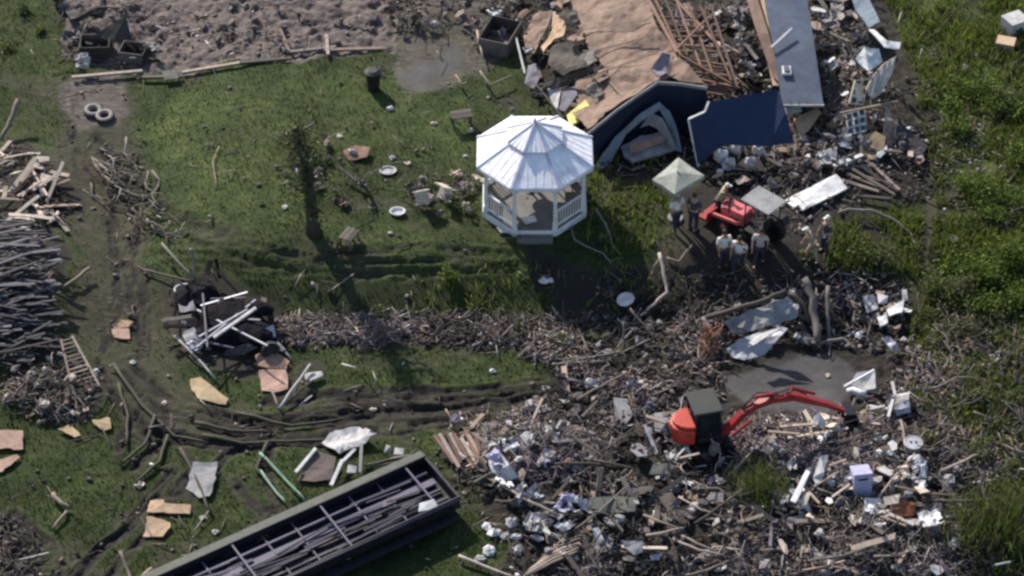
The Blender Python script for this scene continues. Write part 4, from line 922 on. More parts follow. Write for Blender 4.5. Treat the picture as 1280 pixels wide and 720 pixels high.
pole('stick', 'short white stick at the right corner of the dark wreck', 'stick', 'white', [(347, 428, .3), (364, 450, .1)], .045)
pole('stick', 'thick white stick, longest of the crossed pair by pinkish plywood', 'stick', 'white', [(350, 512, .1), (368, 485, .25), (388, 457, .4)], .06)
pole('stick', 'thin grey stick beside the thick white stick by pinkish plywood', 'stick', 'bark', [(358, 508, .1), (374, 490, .15), (392, 476, .2)], .05)
pole('stick', 'short pinkish stick joining the bottom of the crossed white sticks', 'stick', 'wood_pale', [(338, 487, .15), (349, 511, .1)], .055)
sheet('white_scrap', 'pale scrap at the top right of the crossed white sticks', 'scrap', 'white', [(380, 468, .2), (402, 464, .2), (404, 470, .15), (390, 478, .15), (382, 476, .15)], .05, .06)
# dark wreck
def wreck():
    c = P(290, 425); t = thing('crushed_wreck', c, 'crushed dark car wreck under white sticks on the brown mud', 'wreck')
    bm_ = MB()
    def lump(name, px, py, h, rx, ry, rz, mat, seed):
        mb = MB(); o = P(px, py, 0); mb.ball(o + Vector((0, 0, h)), rx, ry, rz, 14, 9)
        for v in mb.v:
            d = mnoise.noise_vector(v * 1.6 + Vector((seed, 0, 0))); v += Vector(d) * .28
        return mb.build(name, mat, t)
    lump('body', 285, 412, .25, 1.4, 1.1, .36, 'char', 1); lump('crumpled_hood', 318, 425, .3, 1.0, .7, .35, 'char', 5)
    lump('rear_body', 245, 378, .3, .8, .85, .35, 'char', 9); lump('cushion', 322, 396, .35, .65, .4, .28, 'char', 13)
    for nm, pts, m_ in (('bent_panel', [(226, 415, .5), (242, 409, .65), (256, 426, .5), (262, 430, .4), (234, 431, .35)], 'grey'),
                     ('bent_panel', [(282, 438, .6), (310, 429, .7), (322, 434, .6), (300, 444, .4), (280, 445, .4)], 'bluegrey'),
                     ('bent_panel', [(222, 375, .5), (240, 372, .6), (246, 388, .6), (226, 392, .4)], 'bluegrey'),
                     ('bent_panel', [(332, 412, .6), (342, 406, .7), (345, 420, .5), (336, 426, .4)], 'silver'),
                     ('roof_panel', [(250, 385, .75), (290, 372, .8), (315, 392, .8), (285, 412, .7), (258, 405, .7)], 'char')):
        o = warped(nm, pts, .03, m_, .08, parent=t)
    wheel(P(338, 438, .35), .33, .2, (.4, -.8, .4), t, 'trailer')
wreck()
for i in range(9): beam('bent_frame_bar', 'bent dark metal bar sticking out of the crushed wreck', 'bar', 'trailer_in' if i % 2 else 'silver', (rnd.uniform(235, 330), rnd.uniform(365, 440), rnd.uniform(.4, .9)), (rnd.uniform(235, 345), rnd.uniform(365, 440), rnd.uniform(.4, 1.1)), .06, .05, 'bent bars of the crushed wreck')
beam('timber', 'bright white timber lying across the crushed dark wreck', 'timber', 'white', (267, 423, .9), (320, 386, 1.2), .13, .08)
def basin(px, py, lbl, r=.28, h=.25, mat='white', name='basin', cat='basin', sx=1.25):
    c = P(px, py); t = thing(name, c, lbl, cat); mb = MB(); n = 16
    prof = [(.7, 0), (1, h), (1.08, h), (1.08, h + .02), (.94, h + .02), (.68, .03)]
    vs = [c + Vector((r * k * math.cos(2 * math.pi * i / n) * sx, r * k * math.sin(2 * math.pi * i / n), z)) for k, z in prof for i in range(n)]
    fs = [[j * n + i, j * n + (i + 1) % n, (j + 1) * n + (i + 1) % n, (j + 1) * n + i] for j in range(len(prof) - 1) for i in range(n)] + [list(range(n))[::-1], [5 * n + i for i in range(n)]]
    mb.add(vs, fs).build('shell', mat, t, smooth=False); MB().tube([c + Vector((0, 0, .035)), c + Vector((0, 0, .05))], r * .6, 12).build('inner_floor', 'silver', t); return t
basin(231, 368, 'white basin at the top left corner of the dark wreck')
# ladder
def ladder():
    A, B = P(78, 423, .5), P(120, 485, .15); C_, D_ = P(85, 421, .5), P(86, 470, .2)
    A, B = P(76, 424, .55), P(92, 492, .12); C_, D_ = P(90, 420, .55), P(124, 482, .12)
    t = thing('ladder', P(100, 460), 'grey wooden ladder lying against the blue grey heap', 'ladder')
    MB().bar(A, B, .08, .06).build('rail', 'wood', t); MB().bar(C_, D_, .08, .06).build('rail', 'wood', t)
    for k in range(13): MB().bar(A.lerp(B, (k + .5) / 13), C_.lerp(D_, (k + .5) / 13), .045, .035).build('rung', 'wood', t)
ladder()
# bin
def bin_(): 
    c = P(467, 111); t = thing('rubbish_bin', c, 'black upright rubbish bin on the grass by the concrete slab', 'bin')
    mb = MB(); mb.tube([c, c + Vector((0, 0, .8))], [.23, .3], 14); mb.build('body', 'black', t); MB().tube([c + Vector((0, 0, .8)), c + Vector((0, 0, .84)), c + Vector((0, 0, .92))], [.33, .33, .18], 14).build('lid', 'black', t)
    for s in (-1, 1): MB().torus(c + Vector((s * .3, 0, .6)), .07, .015, (0, 1, 0), 10, 5).build('handle', 'black', t)
bin_()
for i, (x, y, l) in enumerate([(117, 141, 'pale dusty tyre lying in the dirt circle, left of a pair'), (131, 148, 'darker dusty tyre lying in the dirt circle, right of a pair')]):
    c = P(x, y); t = thing('tyre', c, l, 'tyre'); MB().torus(c + Vector((0, 0, .12)), .27, .1, (rnd.uniform(-.1, .1), rnd.uniform(-.1, .1), 1), 24, 8).build('casing', 'tyre_pale' if i == 0 else 'tyre_pale', t, smooth=True)
    tr = MB()
    for k in range(20):
        a = 2 * math.pi * k / 20; tr.bar(c + Vector((.36 * math.cos(a), .36 * math.sin(a), .05)), c + Vector((.36 * math.cos(a), .36 * math.sin(a), .19)), .05, .03)
    tr.build('tread', 'black', t)
# pallet-like table
def small_table(px, py, lbl, w_=.8, d_=.5, h=.55, mat='wood_dark', rot=.2):
    c = P(px, py); t = thing('garden_table', c, lbl, 'table'); rx = Matrix.Rotation(rot, 3, 'Z')
    for k in range(5): MB().box(c + rx @ Vector((0, -d_ / 2 + d_ * (k + .5) / 5, h)), w_, d_ / 5 - .02, .04, rx).build('table_slat', mat, t)
    for x in (-1, 1):
        for y in (-1, 1): MB().bar(c + rx @ Vector((x * w_ * .42, y * d_ * .38, 0)), c + rx @ Vector((x * w_ * .42, y * d_ * .38, h - .02)), .06, .06).build('leg', mat, t)
small_table(577, 157, 'low dark slatted garden table on the grass above the gazebo')
small_table(437, 303, 'dark toppled garden table with pale edge right of the bare trunk', .7, .5, .4, rot=1.1)
# dish + crossing poles
def dish(px, py, lbl, r=.33):
    c = P(px, py, 0); t = thing('dish', c, lbl, 'dish'); n = 18; ax = Vector((-.25, -.1, 1)).normalized().to_track_quat('Z', 'Y').to_matrix(); o = c + Vector((0, 0, .35))
    prof = [(0, -.08), (.35, -.07), (.7, -.03), (1, .03), (1, .055), (.7, -.005), (.35, -.045), (0, -.055)]
    vs = [o + ax @ Vector((r * max(k, .01) * math.cos(2 * math.pi * i / n), r * max(k, .01) * math.sin(2 * math.pi * i / n), z)) for k, z in prof for i in range(n)]
    MB().add(vs, [[j * n + i, j * n + (i + 1) % n, (j + 1) * n + (i + 1) % n, (j + 1) * n + i] for j in range(7) for i in range(n)]).build('bowl', 'white', t, smooth=True)
    MB().bar(c, o - Vector((0, 0, .07)), .05, .05).build('stand', 'grey', t)
dish(782, 384, 'white round dish on the dark bank below the leaning stick')
pole('stick', 'upright pale pole among the brush below the white dish', 'stick', 'bark', [(780, 403, .9), (780, 421, .5), (780, 441, .1)], .05)
pole('stick', 'dark slanting pole crossing beside the white dish', 'stick', 'bark', [(787, 387, .6), (805, 407, .35), (820, 427, .1)], .04)
pole('stick', 'long pale bent stick with a kink right of the white dish', 'stick', 'wood_pale', [(824, 318, .6), (830, 344, .4), (834, 366, .25), (818, 382, .2), (800, 397, .1)], .07)
pole('stick', 'short forked stick crossing the long pale bent stick', 'stick', 'wood_pale', [(814, 347, .1), (819, 333, .5), (826, 322, .6)], .05)
pole('stick', 'pale curled stick on the grass left of the people', 'stick', 'wood_pale', [(833, 324, .05), (848, 328, .1), (856, 318, .15), (866, 306, .25)], .05)
for a, b in (((812, 425), (767, 447)), ((792, 412), (765, 443)), ((770, 442), (700, 455)), ((766, 446), (696, 450)), ((760, 452), (694, 456))): pole('stick', 'pale straight stick in the bundle below the white dish', 'stick', 'bark', [(*a, .3), ((a[0] + b[0]) / 2, (a[1] + b[1]) / 2, .25), (*b, .1)], .04, 'bundle of pale sticks below the white dish')
# silver sheet, brush, uprooted trunks
sheet('metal_sheet_and_highlight', 'silver grey torn metal sheet above the grey mud pool', 'metal sheet', 'silver', [(908, 437, .1), (925, 424, .5), (950, 415, .8), (977, 408, 1.0), (985, 411, 1.0), (968, 430, .6), (955, 444, .3), (930, 450, .1), (916, 447, .08)], .04, .1, fr=1.6)
sheet('metal_sheet_and_highlight', 'white strip standing in for the highlight on the silver grey torn sheet', 'metal sheet', 'white', [(936, 430, .75), (950, 417, .95), (978, 409, 1.15), (960, 421, 1.0), (942, 433, .8)], .04, .04)  # highlight of the silver sheet, put in as a white strip
sheet('grey_slab', 'broad grey brown slab behind the silver torn sheet', 'slab', 'grey', [(905, 402, .5), (940, 388, .7), (985, 372, .8), (1000, 380, .8), (995, 398, .6), (950, 412, .5), (915, 415, .4)], .08, .12, jag=.1, fr=1.6)
pole('log', 'long pale thin log along the top of the grey brown slab', 'log', 'bark', [(876, 402, .4), (915, 390, .7), (960, 376, .9), (982, 366, 1.0)], .1)
pole('log', 'short bent pale branch dropping from the end of the thin log', 'log', 'bark', [(878, 400, .5), (886, 412, .4), (893, 424, .2)], .08)
for i in range(12): pole('rusty_bar', 'thin rusty bar in the upright tuft above the excavator cab', 'bar', 'rust' if i % 2 else 'rafter', [(882 + rnd.uniform(-5, 12), 446 + rnd.uniform(-6, 6), .05), (884 + rnd.uniform(-10, 14), 425 + rnd.uniform(-5, 5), .5), (886 + rnd.uniform(-16, 20), 410 + rnd.uniform(-8, 6), .9)], .03, 'tuft of rusty bars above the excavator cab')
pole('fallen_log', 'thick grey fallen trunk standing up behind the mud pool', 'tree trunk', 'bark', [(1006, 352, 1.1), (1014, 375, .9), (1018, 400, .6), (1021, 432, .15)], .15, taper=.9)
pole('fallen_log', 'thinner trunk right of the thick one behind the mud pool', 'tree trunk', 'bark', [(1034, 360, 1.0), (1035, 395, .6), (1036, 424, .2)], .08)
pole('fallen_log', 'crooked trunk crossing left of the thick one behind the pool', 'tree trunk', 'bark', [(988, 368, .8), (1004, 384, .7), (1012, 404, .4)], .1)
pole('fallen_branch', 'grey root reaching right from the foot of the thick trunk', 'root', 'bark', [(1020, 431, .15), (1044, 426, .2), (1056, 426, .2), (1070, 440, .05)], .07)
# white pieces right of the pool
sheet('white_sheet', 'folded white grey sheet with a bar on the right of the mud pool', 'panel', 'white', [(1062, 480, .15), (1072, 466, .5), (1094, 463, .55), (1095, 486, .2), (1078, 489, .12)], .05, .04)
beam('timber', 'pale bar lying over the folded white grey sheet', 'timber', 'silver', (1055, 484, .3), (1093, 463, .75), .08, .06)
pole('pipe', 'short thick white pipe below the folded white grey sheet', 'pipe', 'white', [(1060, 491, .1), (1082, 496, .1)], .13, taper=1)
sheet('white_cloth', 'bright white crumpled cloth at the right end of the mud pool', 'cloth', 'white', [(1108, 503, .3), (1120, 492, .5), (1138, 489, .5), (1136, 502, .4), (1128, 514, .3), (1112, 512, .2)], .03, .14, fr=2.5)
sheet('white_cloth', 'greyish white cloth hanging below the bright crumpled one', 'cloth', 'silver', [(1118, 508, .3), (1136, 502, .4), (1138, 516, .15), (1120, 520, .1)], .03, .1)
for a, b in (((1115, 478), (1120, 500)), ((1110, 522), (1116, 500)), ((1085, 508), (1110, 511)), ((1088, 512), (1106, 508))): beam('batten', 'white batten sticking out of the white crumpled cloth', 'batten', 'white', (*a, .4), (*b, .4), .1, .05, 'white battens around the crumpled cloth')
for pts, l in (([(1078, 372), (1092, 368), (1098, 385), (1084, 392)], 'grey sheet at the left of the white scraps near the weeds'), ([(1108, 388), (1130, 376), (1128, 392), (1112, 396)], 'bright white sheet, rightmost scrap beside the weeds'), ([(1096, 396), (1108, 394), (1110, 404), (1100, 408)], 'lilac white lump below the bright white sheet'), ([(1096, 368), (1110, 372), (1108, 380), (1098, 380)], 'pale folded scrap above the bright white sheet'), ([(1127, 365), (1133, 364), (1134, 376), (1128, 377)], 'small bright white bottle shaped scrap at the weed edge')):
    sheet('white_scrap', l, 'scrap', 'white', [(x, y, .35 + .1 * (i % 2)) for i, (x, y) in enumerate(pts)], .06, .07)
# boards and things in the big heap
sheet('white_board', 'long white board, left one of two in front of the green tuft', 'board', 'white', [(988, 627, .6), (1008, 588, .7), (1013, 591, .7), (995, 630, .6)], .06, .02)
sheet('white_board', 'crooked white board with a bulged end right of the long one', 'board', 'white', [(1016, 598, .6), (1026, 570, .8), (1035, 568, .8), (1030, 590, .7), (1028, 602, .6), (1020, 606, .6)], .06, .06)
sheet('white_board', 'short cream board at the foot of the long white board', 'board', 'cream', [(998, 628, .55), (1008, 615, .6), (1013, 618, .6), (1008, 632, .5)], .05, .03)
def fridge():
    c = P(1075, 612, .05); t = thing('chest_freezer', c, 'lilac box shaped freezer tipped over in the debris heap', 'freezer'); rx = Matrix.Rotation(.15, 3, 'Z') @ Matrix.Rotation(-.25, 3, 'X')
    MB().box(c + Vector((0, 0, .35)), .62, .6, .8, rx).build('cabinet', 'lilac', t, bevel=.03); MB().box(c + rx @ Vector((0, 0, .45)) + Vector((0, 0, .35)), .64, .62, .09, rx).build('lid', 'lilac', t, bevel=.02)
    MB().box(c + rx @ Vector((0, -.33, .3)) + Vector((0, 0, .35)), .3, .04, .05, rx).build('handle', 'black', t)
fridge()
def drum(px, py, lbl, mat='white'):
    c = P(px, py); t = thing('drum', c, lbl, 'drum'); MB().tube([c, c + Vector((0, 0, .22)), c + Vector((0, 0, .24)), c + Vector((0, 0, .48))], [.3, .3, .3, .3], 16).build('shell', mat, t)
    MB().torus(c + Vector((0, 0, .48)), .3, .03, (0, 0, 1), 18, 6).build('rim', 'white', t); MB().tube([c + Vector((0, 0, .47)), c + Vector((0, 0, .49))], .27, 14).build('lid', 'silver', t)
    for s in (-1, 1): MB().tube([c + Vector((s * .09, .02, .49)), c + Vector((s * .09, .02, .52))], .04, 8).build('cap', 'black', t)
drum(1140, 566, 'pale drum with white rim and two dark caps in the heap', 'grey')
sheet('rusty_scrap', 'orange brown rusty scrap right of the lilac freezer', 'scrap', 'rust', [(1112, 632, .4), (1130, 625, .5), (1144, 630, .4), (1142, 644, .3), (1120, 646, .3)], .05, .1)
sheet('wall_piece', 'tan beige board left of the rusty scrap', 'board', 'cream', [(1104, 622, .5), (1124, 618, .5), (1122, 630, .4), (1106, 632, .4)], .05, .04)
beam('timber', 'cream timber slanting below the rusty scrap', 'timber', 'cream', (1102, 640, .4), (1142, 657, .4), .13, .07)
beam('timber', 'thin tan timber parallel to the cream one below the rusty scrap', 'timber', 'wood_pale', (1100, 646, .35), (1132, 658, .35), .07, .05)
for a, b, l in (((1010, 592), (1058, 575), ''), ((1012, 612), (1048, 590), ''), ((1006, 610), (1024, 630), ''), ((1040, 622), (1062, 606), '')): beam('timber', 'pale loose timber among the white boards of the heap', 'timber', 'wood_pale', (*a, .5), (*b, .65), .08, .05, 'pale timbers among the white boards')
for a, b in (((960, 540), (1000, 543)), ((975, 534), (1035, 529)), ((1040, 523), (1100, 531)), ((985, 548), (1060, 536)), ((1010, 520), (1015, 548))): beam('timber', 'pinkish pale timber lying in front of the excavator boom', 'timber', 'wood_pale', (*a, .4), (*b, .5), .1, .05, 'pinkish timbers in front of the excavator boom')
sheet('grey_sheet', 'flat grey green panel in the middle of the bottom heap', 'panel', 'rail', [(738, 623, .4), (770, 620, .45), (795, 624, .45), (794, 640, .35), (760, 642, .35), (738, 636, .35)], .06, .03)
sheet('grey_sheet', 'grey green short panel below the excavator shadow', 'panel', 'rail', [(811, 594, .3), (816, 581, .4), (838, 580, .4), (846, 586, .35), (840, 594, .3)], .07, .03)
sheet('grey_sheet', 'long ragged grey board at the left of the bottom heap', 'board', 'rail', [(636, 628, .2), (664, 621, .25), (688, 626, .25), (686, 633, .2), (640, 634, .15)], .06, .05)
sheet('stone_block', 'beige square block on the grass left of the bottom heap', 'block', 'cream', [(660, 643, .2), (684, 641, .25), (686, 662, .15), (676, 668, .1), (660, 664, .12)], .14, .03)
sheet('white_sheet', 'bright white narrow piece right of the beige block', 'panel', 'white', [(740, 661, .5), (748, 659, .5), (755, 676, .4), (748, 681, .35)], .05, .04)
sheet('white_sheet', 'bright lilac white sheet near the bottom centre of the heap', 'panel', 'white', [(779, 676, .5), (804, 676, .55), (804, 690, .4), (794, 694, .35), (782, 684, .4)], .05, .05)
sheet('white_sheet', 'pale scrap right of the lilac white sheet at the bottom', 'panel', 'silver', [(812, 694, .35), (828, 692, .4), (824, 700, .3), (814, 700, .3)], .05, .05)
sheet('white_sheet', 'large lilac white bent sheet at the left end of the heap', 'panel', 'silver', [(607, 570, .4), (620, 560, .7), (640, 582, .8), (648, 596, .5), (634, 604, .3), (618, 592, .4)], .05, .1, fr=1.8)
sheet('white_sheet', 'bright white scrap at the tip of the lilac bent sheet', 'panel', 'white', [(622, 592, .4), (638, 586, .6), (640, 600, .3), (628, 603, .25)], .05, .04)
for i in range(9): beam('timber', 'pinkish brown timber stacked at the left end of the bottom heap', 'timber', 'wood_pale' if i % 2 else 'rafter', (544 + i * 6 + rnd.uniform(-3, 3), 545 + rnd.uniform(-6, 4), .55), (566 + i * 5 + rnd.uniform(-3, 6), 582 + rnd.uniform(-8, 6), .2), .13, .08, 'stacked pinkish timbers at the left end of the heap')
pole('stick', 'long white stick reaching in at the bottom edge', 'stick', 'wood_pale', [(574, 696, .15), (605, 709, .12), (644, 724, .1)], .06)
for i in range(6): pole('stick', 'pale long stick in the fan above the bottom edge', 'stick', 'wood_pale', [(652 + i * 3, 724 - i * 3, .15), (690 + i * 2, 704 - i * 5, .3), (722 + i, 690 - i * 4, .45)], .045, 'fan of pale sticks at the bottom edge')
# white bits on the left lawns
BITS = [(641, 655, 9), (608, 660, 7), (618, 668, 9), (612, 690, 7), (632, 672, 6), (600, 700, 6), (648, 690, 8), (646, 672, 6), (175, 607, 6), (252, 617, 4), (254, 648, 4), (270, 666, 4), (120, 465, 4), (166, 454, 4), (205, 505, 4), (466, 513, 4), (616, 465, 4), (356, 260, 4),
        (490, 198, 4), (510, 205, 4), (543, 155, 4), (590, 164, 4), (488, 137, 5), (425, 171, 4), (582, 196, 3), (1198, 376, 5), (1230, 416, 6), (1192, 301, 8), (1222, 282, 3), (1205, 86, 6), (1222, 70, 5), (1240, 73, 4), (1206, 160, 5), (1176, 172, 4), (1262, 345, 3), (680, 352, 6), (688, 350, 5), (550, 406, 4), (577, 405, 4), (425, 421, 5), (404, 431, 4),
        (1138, 688, 6), (1078, 692, 8), (1122, 712, 7), (1030, 718, 7), (956, 707, 6), (920, 694, 5), (1194, 663, 7), (1150, 660, 6), (722, 520, 6), (747, 493, 6), (683, 487, 5), (722, 462, 6), (757, 441, 4), (1094, 545, 5), (1115, 576, 5), (1177, 522, 4), (1035, 470, 3), (990, 497, 3), (63, 432, 3), (40, 470, 6), (48, 484, 5), (1252, 210, 4), (1270, 135, 5)]
for (x, y, r_) in BITS:
    c = P(x, y, 0); k = r_ / 34 ; mb = MB(); mb.ball(c + Vector((0, 0, k * .35)), k * rnd.uniform(.8, 1.2), k * rnd.uniform(.7, 1), k * rnd.uniform(.3, .6), 7, 5)
    for v in mb.v: v += Vector([rnd.uniform(-.25, .25) * k for _ in range(3)])
    tag(mb.build('white_scrap', 'white' if rnd.random() < .8 else 'cream'), 'small pale scrap lying loose in the grass or dirt', 'scrap', 'small pale scraps scattered over the site')
basin(497, 267, 'small round pale basin alone on the grass below the brush', .22, .12); basin(485, 215, 'flat round pale basin on the grass left of the broken chair heap', .24, .08)
sheet('red_board', 'dull pinkish brown board on the lawn right of the bare trunk', 'board', 'rafter', [(428, 190, .15), (445, 183, .2), (463, 185, .2), (459, 198, .12), (436, 201, .1)], .05, .04)
beam('timber', 'long pale edged plank slanting right of the bare trunk', 'timber', 'wood', (424, 210, .4), (462, 240, .15), .12, .06)
def boxy(px, py, lbl, mat, sx, sy, sz, rot, name='box', cat='box'):
    c = P(px, py); t = thing(name, c, lbl, cat); rx = Matrix.Rotation(rot, 3, 'Z')
    for x_, y_, a_, b_ in ((-1, 0, .03, sy), (1, 0, .03, sy), (0, -1, sx - .035, .03), (0, 1, sx - .035, .03)): MB().box(c + rx @ Vector((x_ * sx / 2, y_ * sy / 2, sz / 2)), a_, b_, sz, rx).build('side', mat, t)
    MB().box(c + Vector((0, 0, .02)), sx - .05, sy - .05, .03, rx).build('bottom', mat, t); return t, c, rx
t_, c_, r_ = boxy(1267, 38, 'white box at the top right edge of the lawn', 'white', .85, .75, .6, .5); MB().box(c_ + Vector((0, 0, .62)), .88, .78, .05, r_).build('lid', 'white', t_)
t_, c_, r_ = boxy(1256, 60, 'tan cardboard box just below the white box at the top right', 'card', .7, .55, .35, -.3); MB().box(c_ + Vector((0, 0, .37)), .73, .58, .03, r_).build('lid', 'card', t_)
boxy(121, 70, 'dark brown open wooden frame, left of two on the dirt field edge', 'wood_dark', 1.15, .9, .5, .05, 'open_crate', 'crate'); boxy(168, 72, 'dark brown open wooden frame, right of two on the dirt field edge', 'wood_dark', 1.0, .8, .5, -.2, 'open_crate', 'crate')
boxy(625, 55, 'large brown slatted crate at the top edge beside the slab', 'wood_dark', 1.2, 1.6, .7, -.35, 'open_crate', 'crate')
sheet('dark_sheet', 'dark brown triangular panel propped over the left crate', 'panel', 'wood_dark', [(118, 44, .5), (157, 19, 1.0), (165, 50, .5), (140, 54, .4)], .05, .03)
sheet('dark_sheet', 'grey brown curled sheet above the left crate', 'panel', 'mixed_dark', [(80, 12, .3), (112, 16, .5), (135, 8, .5), (128, 24, .3), (90, 28, .3)], .05, .12)
for i, (a, b) in enumerate([((178, 98), (228, 97)), ((228, 92), (300, 80)), ((300, 80), (365, 74)), ((362, 66), (420, 60)), ((350, 38), (362, 66)), ((405, 64), (482, 62)), ((90, 98), (178, 90)), ((408, 45), (410, 70))]):
    beam('edging_timber', 'weathered timber along the edge between dirt field and lawn', 'timber', 'wood', (*a, .1), (*b, .12), .14, .1, 'edging timbers along the dirt field')
sheet('metal_plate', 'small black plate with a bright corner by the edging timbers', 'plate', 'black', [(203, 90, .3), (222, 88, .35), (224, 99, .2), (206, 101, .2)], .05, .02)
for pts, l in (([(600, 90), (613, 108), (640, 96)], 'pale timber frame corner on the right of the concrete slab'), ([(570, 95), (578, 108), (583, 104)], 'short pale timber at the corner of the concrete slab'), ([(596, 40), (604, 75)], 'upright pale post left of the slatted crate')):
    pole('timber', l, 'timber', 'wood_pale', [(x, y, .3) for x, y in pts], .05)
pole('fallen_pole', 'pale leaning pole at the left picture edge above the timber heap', 'pole', 'wood_pale', [(24, 128, .9), (12, 155, .4), (2, 178, .1)], .11)
pole('fallen_pole', 'pale pole on the track between blue grey heap and wreck', 'pole', 'wood_pale', [(112, 336, .3), (95, 350, .2), (78, 362, .1)], .07)
pole('wire', 'thin pale twig line on the lawn at the far right top', 'twig', 'bark', [(1196, 12, .1), (1180, 30, .1), (1164, 47, .1)], .035); pole('wire', 'short bright twig on the lawn right of the house wreck', 'twig', 'wood_pale', [(1128, 12, .1), (1122, 30, .1)], .03)
pole('wire', 'curved dark hose at the right edge below the cardboard box', 'hose', 'black', [(1262, 100, .1), (1266, 82, .2), (1280, 72, .2), (1292, 68, .1)], .05)
pole('twig', 'thin curved pale twig on the green lawn left of the trunk', 'twig', 'wood_pale', [(274, 184, .1), (266, 203, .1), (271, 234, .05)], .025)
pole('wire', 'curved thin cable on the ground right of the gazebo', 'cable', 'grey', [(713, 282, .05), (718, 300, .05), (730, 307, .05), (755, 318, .05), (764, 330, .05)], .025)
pole('stick', 'grey stick standing right of the gazebo base', 'stick', 'bark', [(744, 262, .5), (757, 280, .3), (765, 305, .1), (772, 316, .05)], .04)
sheet('white_sheet', 'white board lying at the left front of the gazebo', 'panel', 'white', [(621, 285, .15), (640, 282, .2), (644, 289, .12), (626, 292, .12)], .05, .02)
sheet('white_sheet', 'white board on the front step of the gazebo', 'panel', 'white', [(652, 273, .4), (668, 270, .4), (671, 277, .35), (657, 281, .35)], .04, .02)
def heap_chairs():
    for (x, y, a, l) in ((528, 256, .3, 'overturned pale garden chair at the left of the brush heap'), (556, 250, -.7, 'broken pinkish garden chair lying in the brush heap')):
        c = P(x, y); t = thing('garden_chair', c, l, 'chair'); rx = Matrix.Rotation(a, 3, 'Z') @ Matrix.Rotation(.9, 3, 'X'); o = c + Vector((0, 0, .35))
        MB().box(o, .5, .5, .05, rx).build('seat', 'cream', t); MB().box(o + rx @ Vector((0, .25, .28)), .5, .05, .55, rx).build('backrest', 'cream', t)
        for s in (-1, 1):
            for u_ in (-1, 1): MB().bar(o + rx @ Vector((s * .22, u_ * .22, 0)), o + rx @ Vector((s * .24, u_ * .24, -.42)), .04, .04).build('leg', 'white', t)
heap_chairs()

# ================================================================== BARE TRUNK WITH VINES
def bare_tree(px, py, lbl, H, lean, r0, nb=9, leafy=0, mat='bark_dark', twigmat='bark', name='bare_tree', cat='tree', seed=1, group=None, spread=1.0):
    rr = random.Random(seed); c = P(px, py); t = thing(name, c - Vector((0, 0, .05)), lbl, cat, group); pts = []
    for k in range(9):
        f = k / 8; pts.append(c + Vector((lean[0] * f + .08 * math.sin(f * 7 + seed), lean[1] * f, H * f - .05)))
    MB().tube(pts, [r0 * (1.35 if k == 0 else 1 - .6 * k / 8) for k in range(9)], 9).build('trunk', mat, t, smooth=True)
    tips = []
    for i in range(nb):
        f = rr.uniform(.35, 1); b = pts[int(f * 8)]; a = rr.uniform(0, 6.28); l = rr.uniform(.5, 1.4) * spread; Q = [b]
        for k in range(1, 5): Q.append(Q[-1] + Vector((math.cos(a) * l / 4, math.sin(a) * l / 4, l * rr.uniform(.02, .34))) + Vector([rr.uniform(-.07, .07) for _ in range(3)]))
        mb = MB(); mb.tube(Q, [r0 * .35 * (1 - k * .2) + .008 for k in range(5)], 6)
        for j in range(5):
            s_ = Q[rr.randint(1, 4)]; e_ = s_ + Vector([rr.uniform(-.4, .4), rr.uniform(-.4, .4), rr.uniform(-.35, .3)]); mb.tube([s_, s_.lerp(e_, .5) + Vector((0, 0, .05)), e_], [.014, .01, .006], 5); tips.append(e_)
        mb.build('limb', twigmat, t); tips += Q[2:]
    return t, tips
def leaves(name, pts, n, size, spread, cols, parent, seed=3, up=.3, blade=False):
    rs = np.random.RandomState(seed); pts = np.array([tuple(p) for p in pts]); c = pts[rs.randint(len(pts), size=n)] + rs.normal(0, 1, (n, 3)) * np.array(spread)
    if blade:
        d = rs.normal(0, .35, (n, 3)); d[:, 2] = 1; s_ = rs.normal(0, 1, (n, 3)); s_[:, 2] = 0
    else: d = rs.normal(0, 1, (n, 3)); s_ = rs.normal(0, 1, (n, 3))
    d /= np.linalg.norm(d, axis=1)[:, None]; s_ = np.cross(d, s_); s_ /= np.linalg.norm(s_, axis=1)[:, None]
    L_ = size[0] * rs.uniform(.6, 1.4, (n, 1)); W_ = size[1] * rs.uniform(.6, 1.4, (n, 1))
    v = np.stack([c, c + d * L_ * .5 + s_ * W_, c + d * L_, c + d * L_ * .5 - s_ * W_], 1).reshape(-1, 3)
    o = np.array([v[:, 0].mean(), v[:, 1].mean(), v[:, 2].min()]); me = raw_mesh(name, v - o, np.arange(4 * n), np.full(n, 4), M['leaf'])
    at = me.color_attributes.new('tint', 'FLOAT_COLOR', 'POINT'); cc = np.array(cols)[rs.randint(len(cols), size=n)] * rs.uniform(.7, 1.3, (n, 1)); cc = np.repeat(np.hstack([cc, np.ones((n, 1))]), 4, 0)
    at.data.foreach_set('color', cc.astype(np.float32).ravel()); ob = bpy.data.objects.new(name, me); COL.objects.link(ob)
    if parent: ob.parent = parent; ob.location = Vector(o) - Vector(parent.location)
    else: ob.location = Vector(o)
    return ob
GR = [(.085, .14, .02), (.13, .18, .03), (.19, .22, .05), (.055, .09, .018)]; OL = [(.10, .10, .045), (.15, .14, .07), (.07, .075, .03), (.2, .18, .11)]
bt, tips = bare_tree(395, 292, 'dark bare tree trunk with hanging vines standing on the lawn', 4.9, (-.42, .1), .24, 14, seed=4, spread=.6)
col_ = [bt.location + Vector((-.42 * f / 12, .05, .3 + 4.3 * f / 12)) for f in range(13)]
leaves('foliage', tips + col_ * 9, 1500, (.17, .05), (.13, .13, .26), [(.055, .08, .028), (.08, .11, .035), (.035, .048, .02), (.12, .13, .06)], bt)
